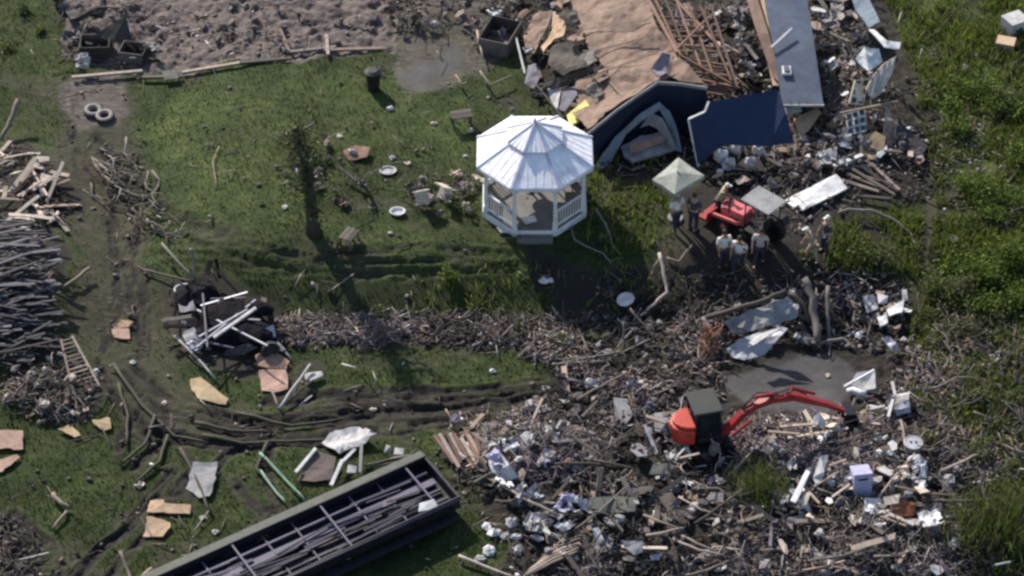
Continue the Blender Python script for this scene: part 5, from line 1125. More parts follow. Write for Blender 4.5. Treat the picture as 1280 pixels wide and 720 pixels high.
# vine tangle behind the trunk
# ================================================================== SCATTER
PROTO = {}
def mesh_of(mb, name):
    bm = bmesh.new(); bv = [bm.verts.new(v) for v in mb.v]
    for f in mb.f: bm.faces.new([bv[i] for i in f])
    bmesh.ops.recalc_face_normals(bm, faces=bm.faces); me = bpy.data.meshes.new(name); bm.to_mesh(me); bm.free(); return me
def make_protos():
    for i in range(6):     # split plank
        mb = MB(); n = 5; vs = []
        for k in range(n + 1):
            x = -.5 + k / n; e = (k in (0, n)) * .04
            vs += [(x + rnd.uniform(-e, e), y * .5 + rnd.uniform(-.05, .05), z * .5 + .9 * math.sin(k * 1.1 + i) * .4) for y, z in ((-1, -1), (1, -1), (1, 1), (-1, 1))]
        fs = [[k * 4 + j, k * 4 + (j + 1) % 4, (k + 1) * 4 + (j + 1) % 4, (k + 1) * 4 + j] for k in range(n) for j in range(4)] + [[3, 2, 1, 0], [n * 4 + j for j in range(4)]]
        PROTO['plank', i] = mesh_of(mb.add(vs, fs), 'plank')
    for i in range(8):     # torn board
        k = rnd.randint(5, 8); mb = MB(); ang = sorted(rnd.uniform(0, 6.28) for _ in range(k)); ang = [(2 * math.pi * j / k) + rnd.uniform(-.25, .25) for j in range(k)]
        poly = []
        for a in ang:
            c_, s_ = math.cos(a), math.sin(a); m_ = max(abs(c_), abs(s_)); q_ = rnd.uniform(.75, 1.0) * .5; poly.append((c_ / m_ * q_, s_ / m_ * q_, rnd.uniform(-.8, .8)))
        ctr = (0, 0, rnd.uniform(-.6, .9)); n = k
        vs = poly + [ctr] + [(p[0], p[1], p[2] + 1) for p in poly] + [(0, 0, ctr[2] + 1)]
        fs = [[j, n, (j + 1) % n] for j in range(n)] + [[n + 1 + j, n + 1 + (j + 1) % n, 2 * n + 1] for j in range(n)] + [[j, (j + 1) % n, n + 1 + (j + 1) % n, n + 1 + j] for j in range(n)]
        PROTO['board', i] = mesh_of(mb.add(vs, fs), 'board')
    for i in range(7):     # branch
        mb = MB(); q_ = [Vector((-.5 + k / 6, .07 * math.sin(k * 1.3 + i * 2) + rnd.uniform(-.03, .03), .05 * math.sin(k + i))) for k in range(7)]
        mb.tube(q_, [.022 * (1 - .1 * k) for k in range(7)], 6)
        for j in range(3):
            s_ = q_[rnd.randint(1, 5)]; e_ = s_ + Vector((rnd.uniform(.1, .3), rnd.choice((-1, 1)) * rnd.uniform(.08, .22), rnd.uniform(-.05, .12))); mb.tube([s_, s_.lerp(e_, .5) + Vector((0, .02, .02)), e_], [.013, .01, .006], 5)
        PROTO['branch', i] = mesh_of(mb, 'branch'); PROTO['branch', i].polygons.foreach_set('use_smooth', [True] * len(PROTO['branch', i].polygons))
    for i in range(8):     # crumpled sheet
        n = 7; vs = []; fs = []
        for a in range(n):
            for b in range(n):
                p = Vector((a / (n - 1) - .5, b / (n - 1) - .5, 0)); q_ = p * 2.3 + Vector((i * 9, 0, 0)); vs.append((p.x + .12 * mnoise.noise(q_ * 1.7), p.y + .12 * mnoise.noise(q_ * 1.9 + Vector((5, 5, 5))), .45 * mnoise.noise(q_) + .2 * mnoise.noise(q_ * 2.6)))
        for a in range(n - 1):
            for b in range(n - 1): 
                if rnd.random() < .9: fs.append((a * n + b, (a + 1) * n + b, (a + 1) * n + b + 1, a * n + b + 1))
        N0 = len(vs); vs += [(x, y, z + .03) for x, y, z in vs]; fs += [tuple(j + N0 for j in f[::-1]) for f in fs]
        PROTO['crumpled', i] = mesh_of(MB().add(vs, fs), 'crumpled_sheet')
    for i in range(8):     # chunk
        mb = MB().ball((0, 0, 0), .5, .5, .5, 7, 5)
        for v in mb.v: v += Vector(mnoise.noise_vector(v * 2.5 + Vector((i * 7, 0, 0)))) * .35
        PROTO['chunk', i] = mesh_of(mb, 'chunk')
make_protos()
for i in range(6): PROTO['slat', i] = PROTO['plank', i].copy(); PROTO['slat', i].name = 'slat'
MESHES = {}
def pm(kind, i, mat):
    if (kind, i, mat) not in MESHES:
        me = PROTO[kind, i].copy(); me.materials.clear(); me.materials.append(M[mat]); MESHES[kind, i, mat] = me
    return MESHES[kind, i, mat]
NP = {'slat': 6, 'plank': 6, 'board': 8, 'branch': 7, 'crumpled': 8, 'chunk': 8}
NAME = {'slat': ('slat', 'slat'), 'plank': ('plank', 'plank'), 'board': ('torn_board', 'board'), 'branch': ('branch', 'branch'), 'crumpled': ('crumpled_sheet', 'crumpled sheet'), 'chunk': ('rubble_chunk', 'rubble chunk')}
DIM = {'slat': lambda s: (rnd.uniform(.7, 2.4) * s, rnd.uniform(.05, .13), rnd.uniform(.025, .04)), 'plank': lambda s: (rnd.uniform(.5, 2.0) * s, rnd.uniform(.07, .2), rnd.uniform(.03, .06)), 'board': lambda s: (rnd.uniform(.3, 1.0) * s, rnd.uniform(.25, .7) * s, .035),
       'branch': lambda s: ((lambda l: (l, l, l))(rnd.uniform(.7, 2.2) * s)), 'crumpled': lambda s: (rnd.uniform(.3, .8) * s, rnd.uniform(.3, .7) * s, rnd.uniform(.3, .7) * s), 'chunk': lambda s: (rnd.uniform(.15, .5) * s, rnd.uniform(.15, .45) * s, rnd.uniform(.12, .35) * s)}
COUNT = {}
def randpt(poly):
    x0, x1 = min(p[0] for p in poly), max(p[0] for p in poly); y0, y1 = min(p[1] for p in poly), max(p[1] for p in poly)
    while True:
        x, y = rnd.uniform(x0, x1), rnd.uniform(y0, y1)
        if bool(inpoly(poly, np.array(x), np.array(y))): return x, y
def scatter(poly, kind, n, mats, where, group, size=1.0, h=.3, tilt=.35, yaw=None, thick=1.0):
    for _ in range(n):
        x, y = randpt(poly)
        while float(segdist(POOL, np.array(x), np.array(y))) < 12 or bool(inpoly(POOL, np.array(x), np.array(y))): x, y = randpt(poly)
        sx, sy, sz = DIM[kind](size); rad = max(sx, sy) / 2; mat = rnd.choice(mats); 
        o = bpy.data.objects.new(NAME[kind][0], pm(kind, rnd.randrange(NP[kind]), mat)); COL.objects.link(o)
        p = P(x, y, 0); tl = rnd.gauss(0, tilt); yw = rnd.uniform(0, 6.28) if yaw is None else rnd.gauss(*yaw)
        if kind == 'plank': sy *= thick; sz *= thick
        lift = abs(math.sin(tl)) * rad * .75 + rnd.random() * h + sz * (.3 if kind in ('chunk', 'crumpled') else .5)
        if kind == 'branch': lift = abs(math.sin(tl)) * rad * .75 + rnd.random() * h + .04
        o.location = p + Vector((0, 0, lift)); o.rotation_euler = Matrix.Rotation(yw, 3, 'Z').to_quaternion().to_matrix().to_4x4().to_euler()
        o.rotation_euler = (Matrix.Rotation(yw, 3, 'Z') @ Matrix.Rotation(tl, 3, 'Y') @ Matrix.Rotation(rnd.gauss(0, tilt * .8), 3, 'X')).to_euler()
        o.scale = (sx, sy, sz); COUNT[kind] = COUNT.get(kind, 0) + 1
        tag(o, {'slat': 'long thin grey slat ', 'plank': 'splintered plank ', 'board': 'torn flat board ', 'branch': 'broken branch ', 'crumpled': 'crumpled sheet ', 'chunk': 'rubble chunk '}[kind] + where, NAME[kind][1], NAME[kind][1] + ' ' + group if False else {'slat': 'slats ', 'plank': 'planks ', 'board': 'boards ', 'branch': 'branches ', 'crumpled': 'crumpled sheets ', 'chunk': 'chunks '}[kind] + group)
HEAPA = [(560, 530), (640, 520), (700, 480), (820, 500), (850, 560), (900, 600), (900, 720), (700, 725), (640, 640), (600, 600)]
HEAPB = [(900, 600), (940, 545), (1000, 540), (1100, 530), (1190, 560), (1200, 720), (900, 725)]
RIGHTA = [(830, 30), (925, 10), (970, 105), (930, 115), (905, 100), (890, 60)]
RIGHTB = [(1010, -10), (1060, -10), (1080, 50), (1060, 130), (1060, 180), (1030, 190), (1035, 130), (1020, 50)]
LOWH = [(985, 140), (1060, 135), (1150, 150), (1165, 210), (1050, 215), (960, 245), (880, 235), (890, 190), (980, 190)]
LEFTW = [(-20, 180), (40, 190), (90, 240), (85, 285), (30, 290), (-20, 280)]
LEFTB = [(-20, 280), (50, 285), (72, 330), (76, 420), (60, 455), (-20, 460)]
LEFTC = [(20, 450), (80, 440), (125, 480), (110, 525), (50, 530), (0, 500)]
HTL = [(645, 0), (690, 0), (700, 60), (735, 100), (720, 150), (690, 140), (660, 110), (648, 60)]
TOPM = [(480, -10), (650, -10), (650, 50), (600, 60), (560, 35), (490, 45)]
DITCH = [(350, 402), (520, 398), (760, 400), (870, 402), (860, 450), (700, 460), (600, 430), (450, 426), (360, 430)]
MIDR = [(780, 400), (880, 380), (900, 460), (860, 500), (760, 500), (700, 470)]
POOLN = [(890, 380), (1000, 365), (1130, 370), (1140, 450), (1060, 440), (1000, 440), (930, 440), (890, 430)]
RIGHTL = [(1140, 390), (1280, 380), (1290, 720), (1200, 720), (1190, 560), (1130, 500)]
BRUSH = [(350, 175), (430, 170), (470, 230), (450, 260), (400, 255), (350, 230)]
BR2 = [(505, 215), (600, 210), (605, 270), (560, 275), (515, 265)]
TRACKB = [(110, 190), (160, 190), (210, 260), (220, 300), (160, 300), (120, 260)]
MIX = ['mixed', 'mixed', 'mixed_dark', 'mixed_dark', 'wood', 'white']
W1 = ['wood', 'wood', 'wood_pale', 'wood_dark', 'mixed']
a = 'in the large heap at the lower centre'; g = 'in the lower centre heap'
scatter(HEAPA, 'plank', 52, W1, a, g, .8); scatter(HEAPA, 'board', 60, MIX, a, g, .7); scatter(HEAPA, 'crumpled', 40, MIX, a, g, .8); scatter(HEAPA, 'chunk', 50, MIX, a, g, 1); scatter(HEAPA, 'branch', 50, ['bark', 'wood_pale', 'wood'], a, g, .8)
a = 'in the heap right of the green tuft below the excavator arm'; g = 'in the heap below the excavator arm'
scatter(HEAPB, 'plank', 48, W1 + ['wood_pale'], a, g, .8); scatter(HEAPB, 'board', 45, MIX, a, g, .6); scatter(HEAPB, 'crumpled', 35, MIX, a, g, .8); scatter(HEAPB, 'chunk', 45, MIX, a, g, .9); scatter(HEAPB, 'branch', 60, ['bark', 'wood_pale', 'wood'], a, g, .8)
a = 'in the rubble between rafters and slate roof'; g = 'between rafters and slate roof'
scatter(RIGHTA, 'plank', 16, W1, a, g, .6, .6); scatter(RIGHTA, 'board', 22, MIX + ['white', 'white'], a, g, .6, .7); scatter(RIGHTA, 'crumpled', 20, MIX + ['white'], a, g, .8, .7); scatter(RIGHTA, 'chunk', 18, MIX + ['white'], a, g, .9, .7)
a = 'in the rubble right of the slate roof strip'; g = 'right of the slate roof strip'
scatter(RIGHTB, 'plank', 16, W1, a, g, .8, .6); scatter(RIGHTB, 'board', 20, MIX + ['cream'], a, g, .8, .7); scatter(RIGHTB, 'crumpled', 16, MIX + ['cream'], a, g, .9, .6); scatter(RIGHTB, 'chunk', 14, MIX, a, g, .9, .6)
a = 'in the low rubble below the navy wall and window'; g = 'below the navy wall and window'
scatter(LOWH, 'plank', 18, W1, a, g, .7); scatter(LOWH, 'board', 28, MIX + ['plywood'], a, g, .7, .4); scatter(LOWH, 'crumpled', 20, MIX + ['white'], a, g, .8); scatter(LOWH, 'chunk', 20, MIX, a, g, .9)
a = 'in the pale timber heap at the left edge'; g = 'in the left timber heap'
scatter(LEFTW, 'plank', 36, ['wood_pale', 'wood_pale', 'cream', 'wood'], a, g, 1.1, .5, .3); scatter(LEFTW, 'board', 8, ['cream', 'wood_pale'], a, g, .8)
a = 'in the blue grey heap at the left edge'; g = 'in the left blue grey heap'
scatter([(-30, 280), (35, 285), (50, 330), (52, 420), (38, 455), (-30, 460)], 'slat', 190, ['slatgrey'], a, g, 1.0, .6, .10, (.12, .28), 1.0); scatter(LEFTB, 'board', 8, ['slatgrey'], a, g, .8, .3, .2); scatter(LEFTB, 'crumpled', 7, ['slatgrey'], a, g, .9)
a = 'in the small heap by the ladder'; g = 'in the small heap by the ladder'
scatter(LEFTC, 'board', 8, ['cream', 'wood_pale'], a, g, .5); scatter(LEFTC, 'branch', 22, ['bark', 'wood_pale'], a, g, .6); scatter(LEFTC, 'chunk', 10, ['cream', 'mixed'], a, g, .8)
a = 'at the upper left corner of the house wreck'; g = 'at the upper left of the house wreck'
scatter(HTL, 'board', 12, ['mixed_dark', 'sheath', 'wood'], a, g, .8, .4); scatter(HTL, 'crumpled', 10, MIX, a, g, .9); scatter(HTL, 'plank', 6, W1, a, g, .7)
a = 'in the tangle along the top edge behind the slab'; g = 'behind the concrete slab'
scatter(TOPM, 'branch', 24, ['bark'], a, g, .7); scatter(TOPM, 'chunk', 20, MIX, a, g, .9); scatter(TOPM, 'board', 10, MIX, a, g, .6); scatter(TOPM, 'crumpled', 10, MIX, a, g, .8)
a = 'along the stony ditch under the bank'; g = 'along the ditch'
scatter(DITCH, 'branch', 34, ['bark', 'bark_dark'], a, g, .55, .1); scatter(DITCH, 'chunk', 34, ['stone', 'mixed_dark', 'stone'], a, g, .55, .05)
a = 'in the dark brush between dish and excavator cab'; g = 'between dish and excavator'
scatter(MIDR, 'branch', 30, ['bark', 'bark_dark', 'wood'], a, g, .7, .2); scatter(MIDR, 'board', 14, ['mixed_dark', 'mixed_dark', 'mixed'], a, g, .6, .1); scatter(MIDR, 'chunk', 14, ['mixed_dark', 'stone'], a, g, .7)
a = 'along the far shore of the mud pool'; g = 'along the mud pool shore'
scatter(POOLN, 'branch', 26, ['bark', 'wood'], a, g, .7, .3); scatter(POOLN, 'board', 12, MIX, a, g, .7, .2); scatter(POOLN, 'crumpled', 12, ['mixed', 'silver'], a, g, .8); scatter(POOLN, 'chunk', 14, MIX, a, g, .8)
a = 'on the weedy dark ground at the right'; g = 'on the weedy ground at the right'
scatter(RIGHTL, 'branch', 30, ['bark', 'wood', 'bark_dark'], a, g, .9, .15); scatter(RIGHTL, 'chunk', 24, ['mixed_dark', 'mixed'], a, g, .7, .05)
a = 'in the brush pile around the bare trunk'; g = 'around the bare trunk'
scatter(BRUSH, 'branch', 14, ['bark', 'wood'], a, g, .7, .2); scatter(BRUSH, 'chunk', 8, MIX, a, g, .9); scatter(BRUSH, 'crumpled', 6, MIX, a, g, .9)
a = 'in the brush pile left of the gazebo'; g = 'left of the gazebo'
scatter(BR2, 'branch', 14, ['bark', 'bark_dark'], a, g, .7, .3); scatter(BR2, 'chunk', 10, ['mixed', 'stone'], a, g, .8); scatter(BR2, 'crumpled', 6, ['mixed', 'cream'], a, g, .8)
a = 'in the grey twigs on the left track'; g = 'in the twigs on the left track'
scatter(TRACKB, 'branch', 34, ['bark', 'wood_dark', 'bark'], a, g, 1.3, .12, .12, (-.95, .3))
a = 'in the dark wreck on the brown mud'; g = 'in the dark wreck'
WR = [(215, 350), (290, 345), (355, 400), (350, 455), (250, 460), (215, 430)]
scatter(WR, 'board', 12, ['char', 'char', 'bluegrey'], a, g, .7, .5, .4); scatter(WR, 'plank', 10, ['char', 'bluegrey', 'wood_dark'], a, g, .8, .5); scatter(WR, 'crumpled', 6, ['char', 'silver', 'bluegrey'], a, g, .7, .4)
a = 'on top of the large heap at the lower centre'; g = 'on top of the lower centre heap'
scatter([(600, 560), (700, 540), (760, 600), (700, 700), (620, 640)], 'crumpled', 12, ['white', 'silver', 'lilac'], 'coloured pale at the left end of the heap', 'coloured pale at the left end of the heap', 1.1, .5); scatter([(1040, 590), (1140, 570), (1190, 660), (1060, 700)], 'crumpled', 12, ['white', 'silver', 'cream'], 'coloured pale right of the white boards', 'coloured pale right of the white boards', 1.0, .5)
scatter(HEAPA, 'board', 14, ['white'], 'coloured whitish ' + a, 'whitish ' + g, .55, .5); scatter([(880, 560), (1000, 520), (1120, 540), (1170, 600), (1100, 720), (960, 720), (980, 640)], 'board', 24, ['white', 'cream', 'wood_pale'], 'coloured pale in the heap below the excavator arm', 'coloured pale below the excavator arm', .7, .5)
scatter([(820, 530), (900, 540), (900, 590), (830, 590)], 'branch', 12, ['bark', 'wood_pale'], 'leaning on the excavator tracks', 'on the excavator tracks', .7, .5, .4)
scatter([(832, 538), (900, 548), (910, 575), (840, 578)], 'chunk', 12, ['mixed_dark', 'mixed', 'wood'], 'piled against the excavator tracks', 'against the excavator tracks', 1.1, .4); scatter([(832, 530), (900, 545), (900, 570), (840, 570)], 'crumpled', 6, ['mixed_dark', 'mixed'], 'piled against the excavator tracks', 'against the excavator tracks', 1.0, .5)
rq = random.Random(5)
for pl in ([(140, 455), (175, 505), (215, 540), (265, 556)], [(190, 520), (178, 560), (150, 585)], [(210, 545), (205, 580), (172, 602)], [(250, 548), (300, 560), (360, 556), (420, 548)], [(300, 520), (360, 532), (430, 522)], [(225, 560), (250, 600), (262, 640)], [(330, 556), (322, 590), (345, 612)], [(150, 480), (165, 520), (160, 560)], [(240, 530), (290, 540), (340, 545)]):
    pole('dark_root', 'long black muddy root curving along the ruts at lower left', 'branch', 'bark_dark', [(x + rq.uniform(-5, 5), y + rq.uniform(-4, 4), .06) for x, y in pl], .07, 'black muddy roots along the lower left ruts')
for k in range(26):
    x, y = randpt(HEAPA if k % 2 else HEAPB); a_ = rq.uniform(-.9, .5); l_ = rq.uniform(45, 95)
    pole('long_pole', 'long bent pole lying across the lower heaps', 'pole', rq.choice(['bark', 'wood', 'wood_pale', 'bark_dark']), [(x, y, .4), (x + l_ * .5 * math.cos(a_), y + l_ * .5 * math.sin(a_) + rq.uniform(-4, 4), .55), (x + l_ * math.cos(a_), y + l_ * math.sin(a_), .35)], rq.uniform(.03, .06), 'long poles across the lower heaps')
scatter(HEAPA, 'board', 10, ['mixed_dark', 'grey', 'wood_dark'], 'extra large ' + 'in the large heap at the lower centre', 'extra large in the lower centre heap', 1.7, .3, .25)
scatter([(1000, 600), (1190, 600), (1190, 715), (940, 715)], 'board', 8, ['mixed_dark', 'grey', 'wood'], 'extra large in the heap at the lower right', 'extra large in the lower right heap', 1.6, .3, .25)
TC = [(70, 5), (185, 15), (200, 60), (195, 90), (80, 90)]
scatter(TC, 'board', 9, ['mixed_dark', 'wood_dark'], 'in the grey wreckage at the dirt field corner', 'at the dirt field corner', .9, .3, .5); scatter(TC, 'branch', 16, ['bark', 'wood_dark', 'wood'], 'in the grey wreckage at the dirt field corner', 'at the dirt field corner', .8, .3, .3); scatter(TC, 'crumpled', 8, ['mixed_dark', 'mixed'], 'in the grey wreckage at the dirt field corner', 'at the dirt field corner', 1.1, .3)
scatter([(200, 5), (480, 5), (480, 60), (210, 75)], 'chunk', 26, ['clod'], 'of hard dirt on the pale dirt field', 'on the pale dirt field', .9, .02, .2)
print('COUNT', COUNT)

# ================================================================== STUFF
def chips(name, label, spec, n, seed, dens=.5, bias=0):
    """thousands of splinters and flakes: one object of uncounted small debris"""
    rs = np.random.RandomState(seed); X = []; 
    for poly, k in spec:
        xs_ = [p[0] for p in poly]; ys_ = [p[1] for p in poly]; m_ = int(n * k); px = rs.uniform(min(xs_), max(xs_), m_ * 4); py = rs.uniform(min(ys_), max(ys_), m_ * 4)
        px += rs.normal(0, 7, px.shape); ok = inpoly(poly, px, py); px, py = px[ok][:m_], py[ok][:m_]; px += rs.normal(0, 6, px.shape); py += rs.normal(0, 5, py.shape)
        c_, s_ = math.cos(PITCH), math.sin(PITCH); d = np.stack([px - 640, F * c_ + (360 - py) * s_, -F * s_ + (360 - py) * c_], 1); z = np.zeros(len(px))
        for _ in range(8): t_ = (z - CP.z) / d[:, 2]; x = CP.x + d[:, 0] * t_; y = CP.y + d[:, 1] * t_; z = hgv(x, y)
        X.append(np.stack([x, y, z], 1))
    c = np.concatenate(X); ppx, ppy = to_px(c[:, 0], c[:, 1], c[:, 2]); dn = fbm(c[:, 0] * .8 + seed, c[:, 1] * .8, 4)
    keep = ~((segdist(POOL, ppx, ppy) < 9) | inpoly(POOL, ppx, ppy)) & (dn + rs.normal(0, .05, len(c)) > dens - .08)
    c = c[keep]; n = len(c); kind = rs.rand(n)
    L_ = np.where(kind < .7, .12 + rs.rand(n) ** 2 * .95, rs.uniform(.06, .22, n)); W_ = np.where(kind < .7, rs.uniform(.012, .045, n), rs.uniform(.05, .16, n)); H_ = np.where(kind < .7, rs.uniform(.012, .03, n), rs.uniform(.015, .1, n))
    yaw = rs.uniform(0, 6.283, n); tl = rs.normal(0, .35, n); r2 = rs.normal(0, .4, n)
    ex = np.stack([np.cos(yaw) * np.cos(tl), np.sin(yaw) * np.cos(tl), np.sin(tl)], 1); ey = np.stack([-np.sin(yaw), np.cos(yaw), r2], 1); ey /= np.linalg.norm(ey, axis=1)[:, None]; ez = np.cross(ex, ey)
    c[:, 2] += np.abs(np.sin(tl)) * L_ * .4 + rs.rand(n) ** 2 * .14 + .01
    V_ = []
    for sx in (-1, 1):
        for sy in (-1, 1):
            for sz in (-1, 1): V_.append(c + ex * (L_ * sx / 2 * rs.uniform(.8, 1.1, n))[:, None] + ey * (W_ * sy / 2)[:, None] + ez * (H_ * sz / 2)[:, None])
    v = np.stack(V_, 1).reshape(-1, 3); f = np.array([(0, 1, 3, 2), (4, 6, 7, 5), (0, 4, 5, 1), (2, 3, 7, 6), (0, 2, 6, 4), (1, 5, 7, 3)]).reshape(-1); fi = (f[None, :] + (np.arange(n) * 8)[:, None]).reshape(-1)
    me = raw_mesh(name, v, fi, np.full(6 * n, 4), M['chips']); at = me.color_attributes.new('tint', 'FLOAT_COLOR', 'POINT')
    pal = np.array([(.030, .024, .020), (.045, .038, .034), (.065, .052, .044), (.085, .068, .056), (.10, .088, .088), (.055, .05, .05), (.12, .098, .082), (.16, .132, .118), (.22, .185, .165), (.20, .135, .10), (.30, .26, .24), (.15, .12, .135)])
    zone = fbm(c[:, 0] * .45 + 3 + seed, c[:, 1] * .45 + 8, 3); k_ = np.clip((rs.rand(n) * .55 + sstep(.36, .66, zone) * .55 + bias) * len(pal), 0, len(pal) - 1).astype(int)
    col = pal[k_] * rs.uniform(.7, 1.25, (n, 1)); col[rs.rand(n) < .012] = (.6, .57, .56)
    at.data.foreach_set('color', np.repeat(np.hstack([col, np.ones((n, 1))]), 8, 0).astype(np.float32).ravel())
    o = bpy.data.objects.new(name, me); COL.objects.link(o); tag(o, label, 'debris', kind='stuff')
chips('splinters', 'small splinters and flakes strewn through the lower heaps', [(HEAPA, .55), (HEAPB, .15), (LOW, .3)], 23000, 5, .55, -.1)
chips('pale_splinters', 'pale splinters and sticks strewn below the excavator arm', [(HEAPB, .55), ([(640, 530), (780, 540), (740, 600), (640, 600)], .15), ([(900, 530), (1100, 525), (1120, 620), (960, 640)], .3)], 15000, 15, .5, .34)
chips('house_rubble', 'small rubble between the pieces of the collapsed house', [(HOU, .5), (RIGHTA, .15), (RIGHTB, .15), (LOWH, .2)], 9000, 6)
chips('ditch_litter', 'small stones and twigs along the ditch under the bank', [(DITCH, .6), (MIDR, .2), (POOLN, .2)], 5200, 8, .54, .06)
chips('ditch_gravel', 'pale grey gravel strip from the dark wreck along the ditch', [([(350, 404), (520, 400), (700, 404), (700, 428), (520, 424), (355, 430)], 1)], 4500, 18, .5, .1)
chips('left_litter', 'small litter in and around the heaps at the left edge', [(LEFTW, .25), (LEFTB, .2), (LEFTC, .2), (TRACKB, .05), ([(-20, 645), (45, 655), (55, 730), (-20, 730)], .2)], 3000, 9)
chips('dirt_litter', 'small clods and litter on the pale dirt field', [(TOPD, .7), (TOPM, .3)], 2200, 10, .6)
chips('weed_litter', 'dead twigs and litter among the weeds at the right', [(RIGHTL, .8), ([(1150, 60), (1280, 40), (1280, 400), (1150, 380)], .2)], 6000, 12)
LAWN = [(0, 60), (700, 60), (700, 600), (560, 720), (0, 720)]
chips('lawn_litter', 'sparse straw and litter on the lawn', [(LAWN, 1)], 900, 13)
# grass
def grass(name, label, spec, hgt, cols, seed, wd=.012):
    rs = np.random.RandomState(seed); X = []
    for poly, m_ in spec:
        xs_ = [p[0] for p in poly]; ys_ = [p[1] for p in poly]; px = rs.uniform(min(xs_), max(xs_), m_ * 3); py = rs.uniform(min(ys_), max(ys_), m_ * 3); ok = inpoly(poly, px, py); px, py = px[ok][:m_], py[ok][:m_]
        c_, s_ = math.cos(PITCH), math.sin(PITCH); d = np.stack([px - 640, F * c_ + (360 - py) * s_, -F * s_ + (360 - py) * c_], 1); z = np.zeros(len(px))
        for _ in range(7): t_ = (z - CP.z) / d[:, 2]; x = CP.x + d[:, 0] * t_; y = CP.y + d[:, 1] * t_; z = hgv(x, y)
        cl = fbm(x * .9 + seed, y * .9, 4); keep = cl > .42 + .25 * rs.rand(len(x)) * (1 if name != 'lawn_grass' else 0) - (0.1 if name != 'lawn_grass' else .3)
        fx = np.clip(((x + 24) / STEP).astype(int), 0, HC.shape[0] - 1) + len(outer); fy = np.clip(((y + 18) / STEP).astype(int), 0, HC.shape[1] - 1) + len(outer)
        if name == 'lawn_grass': keep &= (soil[fx, fy] + dark[fx, fy] + grey[fx, fy] + pale[fx, fy]) < .5 * rs.rand(len(x)) + .25
        X.append(np.stack([x, y, z, cl], 1)[keep])
    c4 = np.concatenate(X); c = c4[:, :3]; n = len(c); h = hgt * rs.uniform(.4, 1.3, n) * (.5 + c4[:, 3]); a = rs.uniform(0, 6.283, n); s_ = np.stack([np.cos(a), np.sin(a), 0 * a], 1) * wd * rs.uniform(.6, 1.6, (n, 1))
    ln = np.stack([rs.normal(0, .35, n), rs.normal(0, .35, n), np.ones(n)], 1); tip = c + ln * h[:, None]; mid = c + ln * np.array([.35, .35, .6]) * h[:, None]
    v = np.stack([c - s_, c + s_, mid + s_ * .8, tip, mid - s_ * .8], 1).reshape(-1, 3); me = raw_mesh(name, v, np.arange(5 * n), np.full(n, 5), M['leaf'])
    at = me.color_attributes.new('tint', 'FLOAT_COLOR', 'POINT'); cc = np.array(cols)[rs.randint(len(cols), size=n)] * rs.uniform(.7, 1.25, (n, 1)); at.data.foreach_set('color', np.repeat(np.hstack([cc, np.ones((n, 1))]), 5, 0).astype(np.float32).ravel())
    o = bpy.data.objects.new(name, me); COL.objects.link(o); tag(o, label, 'grass', kind='stuff')
RG = [(1090, -40), (1300, -40), (1300, 430), (1150, 400), (1170, 250), (1130, 60)]
grass('lawn_grass', 'short green lawn grass over the site', [([(-40, -40), (1320, -40), (1320, 760), (-40, 760)], 150000)], .09, [(.045, .062, .019), (.064, .081, .026), (.034, .046, .015), (.090, .092, .040)], 21, .014)
grass('tall_weeds', 'tall rough weeds and grass along the right side', [(RG, 22000), (RIGHTL, 6000), ([(520, 330), (860, 330), (860, 400), (520, 395)], 500), ([(700, 180), (830, 200), (850, 320), (740, 320)], 1500), ([(1040, 270), (1150, 270), (1150, 350), (1030, 340)], 2500)], .34, [(.085, .14, .022), (.14, .19, .03), (.20, .23, .05), (.18, .17, .08)], 22, .02)

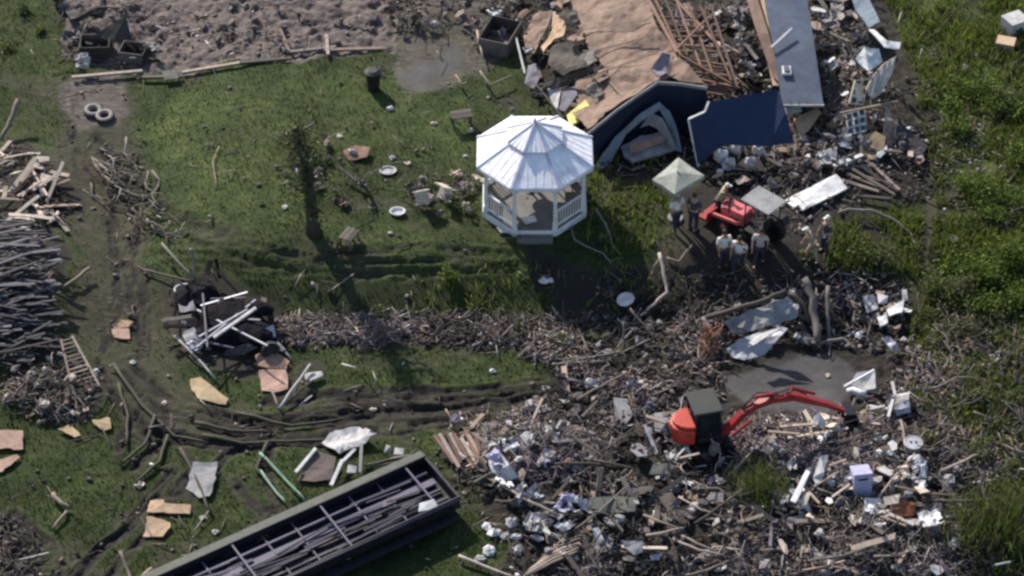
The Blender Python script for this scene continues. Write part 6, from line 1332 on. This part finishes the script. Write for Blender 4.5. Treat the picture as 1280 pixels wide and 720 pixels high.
# ================================================================== BUSHES
def bush(px, py, lbl, r, h, n, cols, seed, group=None, blade=False, name='bush', cat='bush', size=(.14, .035)):
    rr = random.Random(seed); c = P(px, py); t = thing(name, c, lbl, cat, group); tips = []; mb = MB()
    for i in range(7 if not blade else 5):
        a = rr.uniform(0, 6.28); k = rr.uniform(.2, 1) * r; e_ = c + Vector((math.cos(a) * k, math.sin(a) * k, h * rr.uniform(.5, 1))); m_ = c.lerp(e_, .5) + Vector((0, 0, h * .12))
        mb.tube([c, m_, e_], [.03, .02, .008], 5); tips += [m_, e_, m_.lerp(e_, .5)]
    mb.build('stem', 'bark', t)
    leaves('foliage', tips, n, size, (r * .3, r * .3, h * .2) if not blade else (r * .42, r * .42, h * .1), cols, t, seed, blade=blade); return t
bush(950, 618, 'green grassy tuft in the heap under the excavator', .85, .6, 1000, OL + GR, 31, None, True, 'grass_tuft', 'shrub', (.55, .014))
bush(1245, 672, 'large green grassy tuft at the lower right edge', 1.3, .8, 2000, OL + GR, 32, None, True, 'grass_tuft', 'shrub', (.65, .016))
bush(1170, 372, 'olive green bush between white scraps and the right weeds', .7, .8, 900, GR + OL, 33)
bush(560, 350, 'small pale green shrub alone on the dark bank', .35, .4, 260, GR + [(.2, .22, .1)], 34)
bush(1093, 318, 'pale green scrub inside the arched pipe', .8, .5, 900, OL + GR, 35)
bush(1195, 420, 'dark olive bush with dead twigs right of the white scraps', .9, .7, 800, OL, 36)
scatter([(1150, 400), (1285, 400), (1285, 650), (1180, 640)], 'branch', 20, ['bark', 'wood'], 'standing among the olive bushes at the lower right', 'among the olive bushes', 1.0, .3, .4)
rb = random.Random(77)
for i in range(26):
    x, y = rb.uniform(1185, 1290), rb.uniform(110, 400)
    bush(x, y, 'low green weedy bush in the thicket at the right edge', rb.uniform(.45, .95), rb.uniform(.5, 1.0), 620, GR if rb.random() < .8 else OL, 100 + i, 'weedy bushes in the right thicket')
for i in range(9):
    x, y = rb.uniform(1150, 1285), rb.uniform(420, 620)
    bush(x, y, 'small olive bush among dead twigs at the lower right', rb.uniform(.3, .6), rb.uniform(.3, .5), 260, OL + GR[:2], 200 + i, 'olive bushes among the dead twigs')
for i, (x, y) in enumerate([(600, 385), (480, 398), (760, 300), (770, 262), (650, 415), (700, 430), (740, 425), (1010, 320), (520, 240), (585, 262), (30, 15), (15, 60), (50, 40)]):
    bush(x, y, 'small scruffy shrub on the lawn banks', rb.uniform(.2, .45), rb.uniform(.2, .35), 160, OL + GR, 300 + i, 'small scruffy shrubs on the lawn banks')
bush(378, 195, 'pale olive vine tangle behind the dark bare trunk', .6, 1.0, 700, OL, 40)
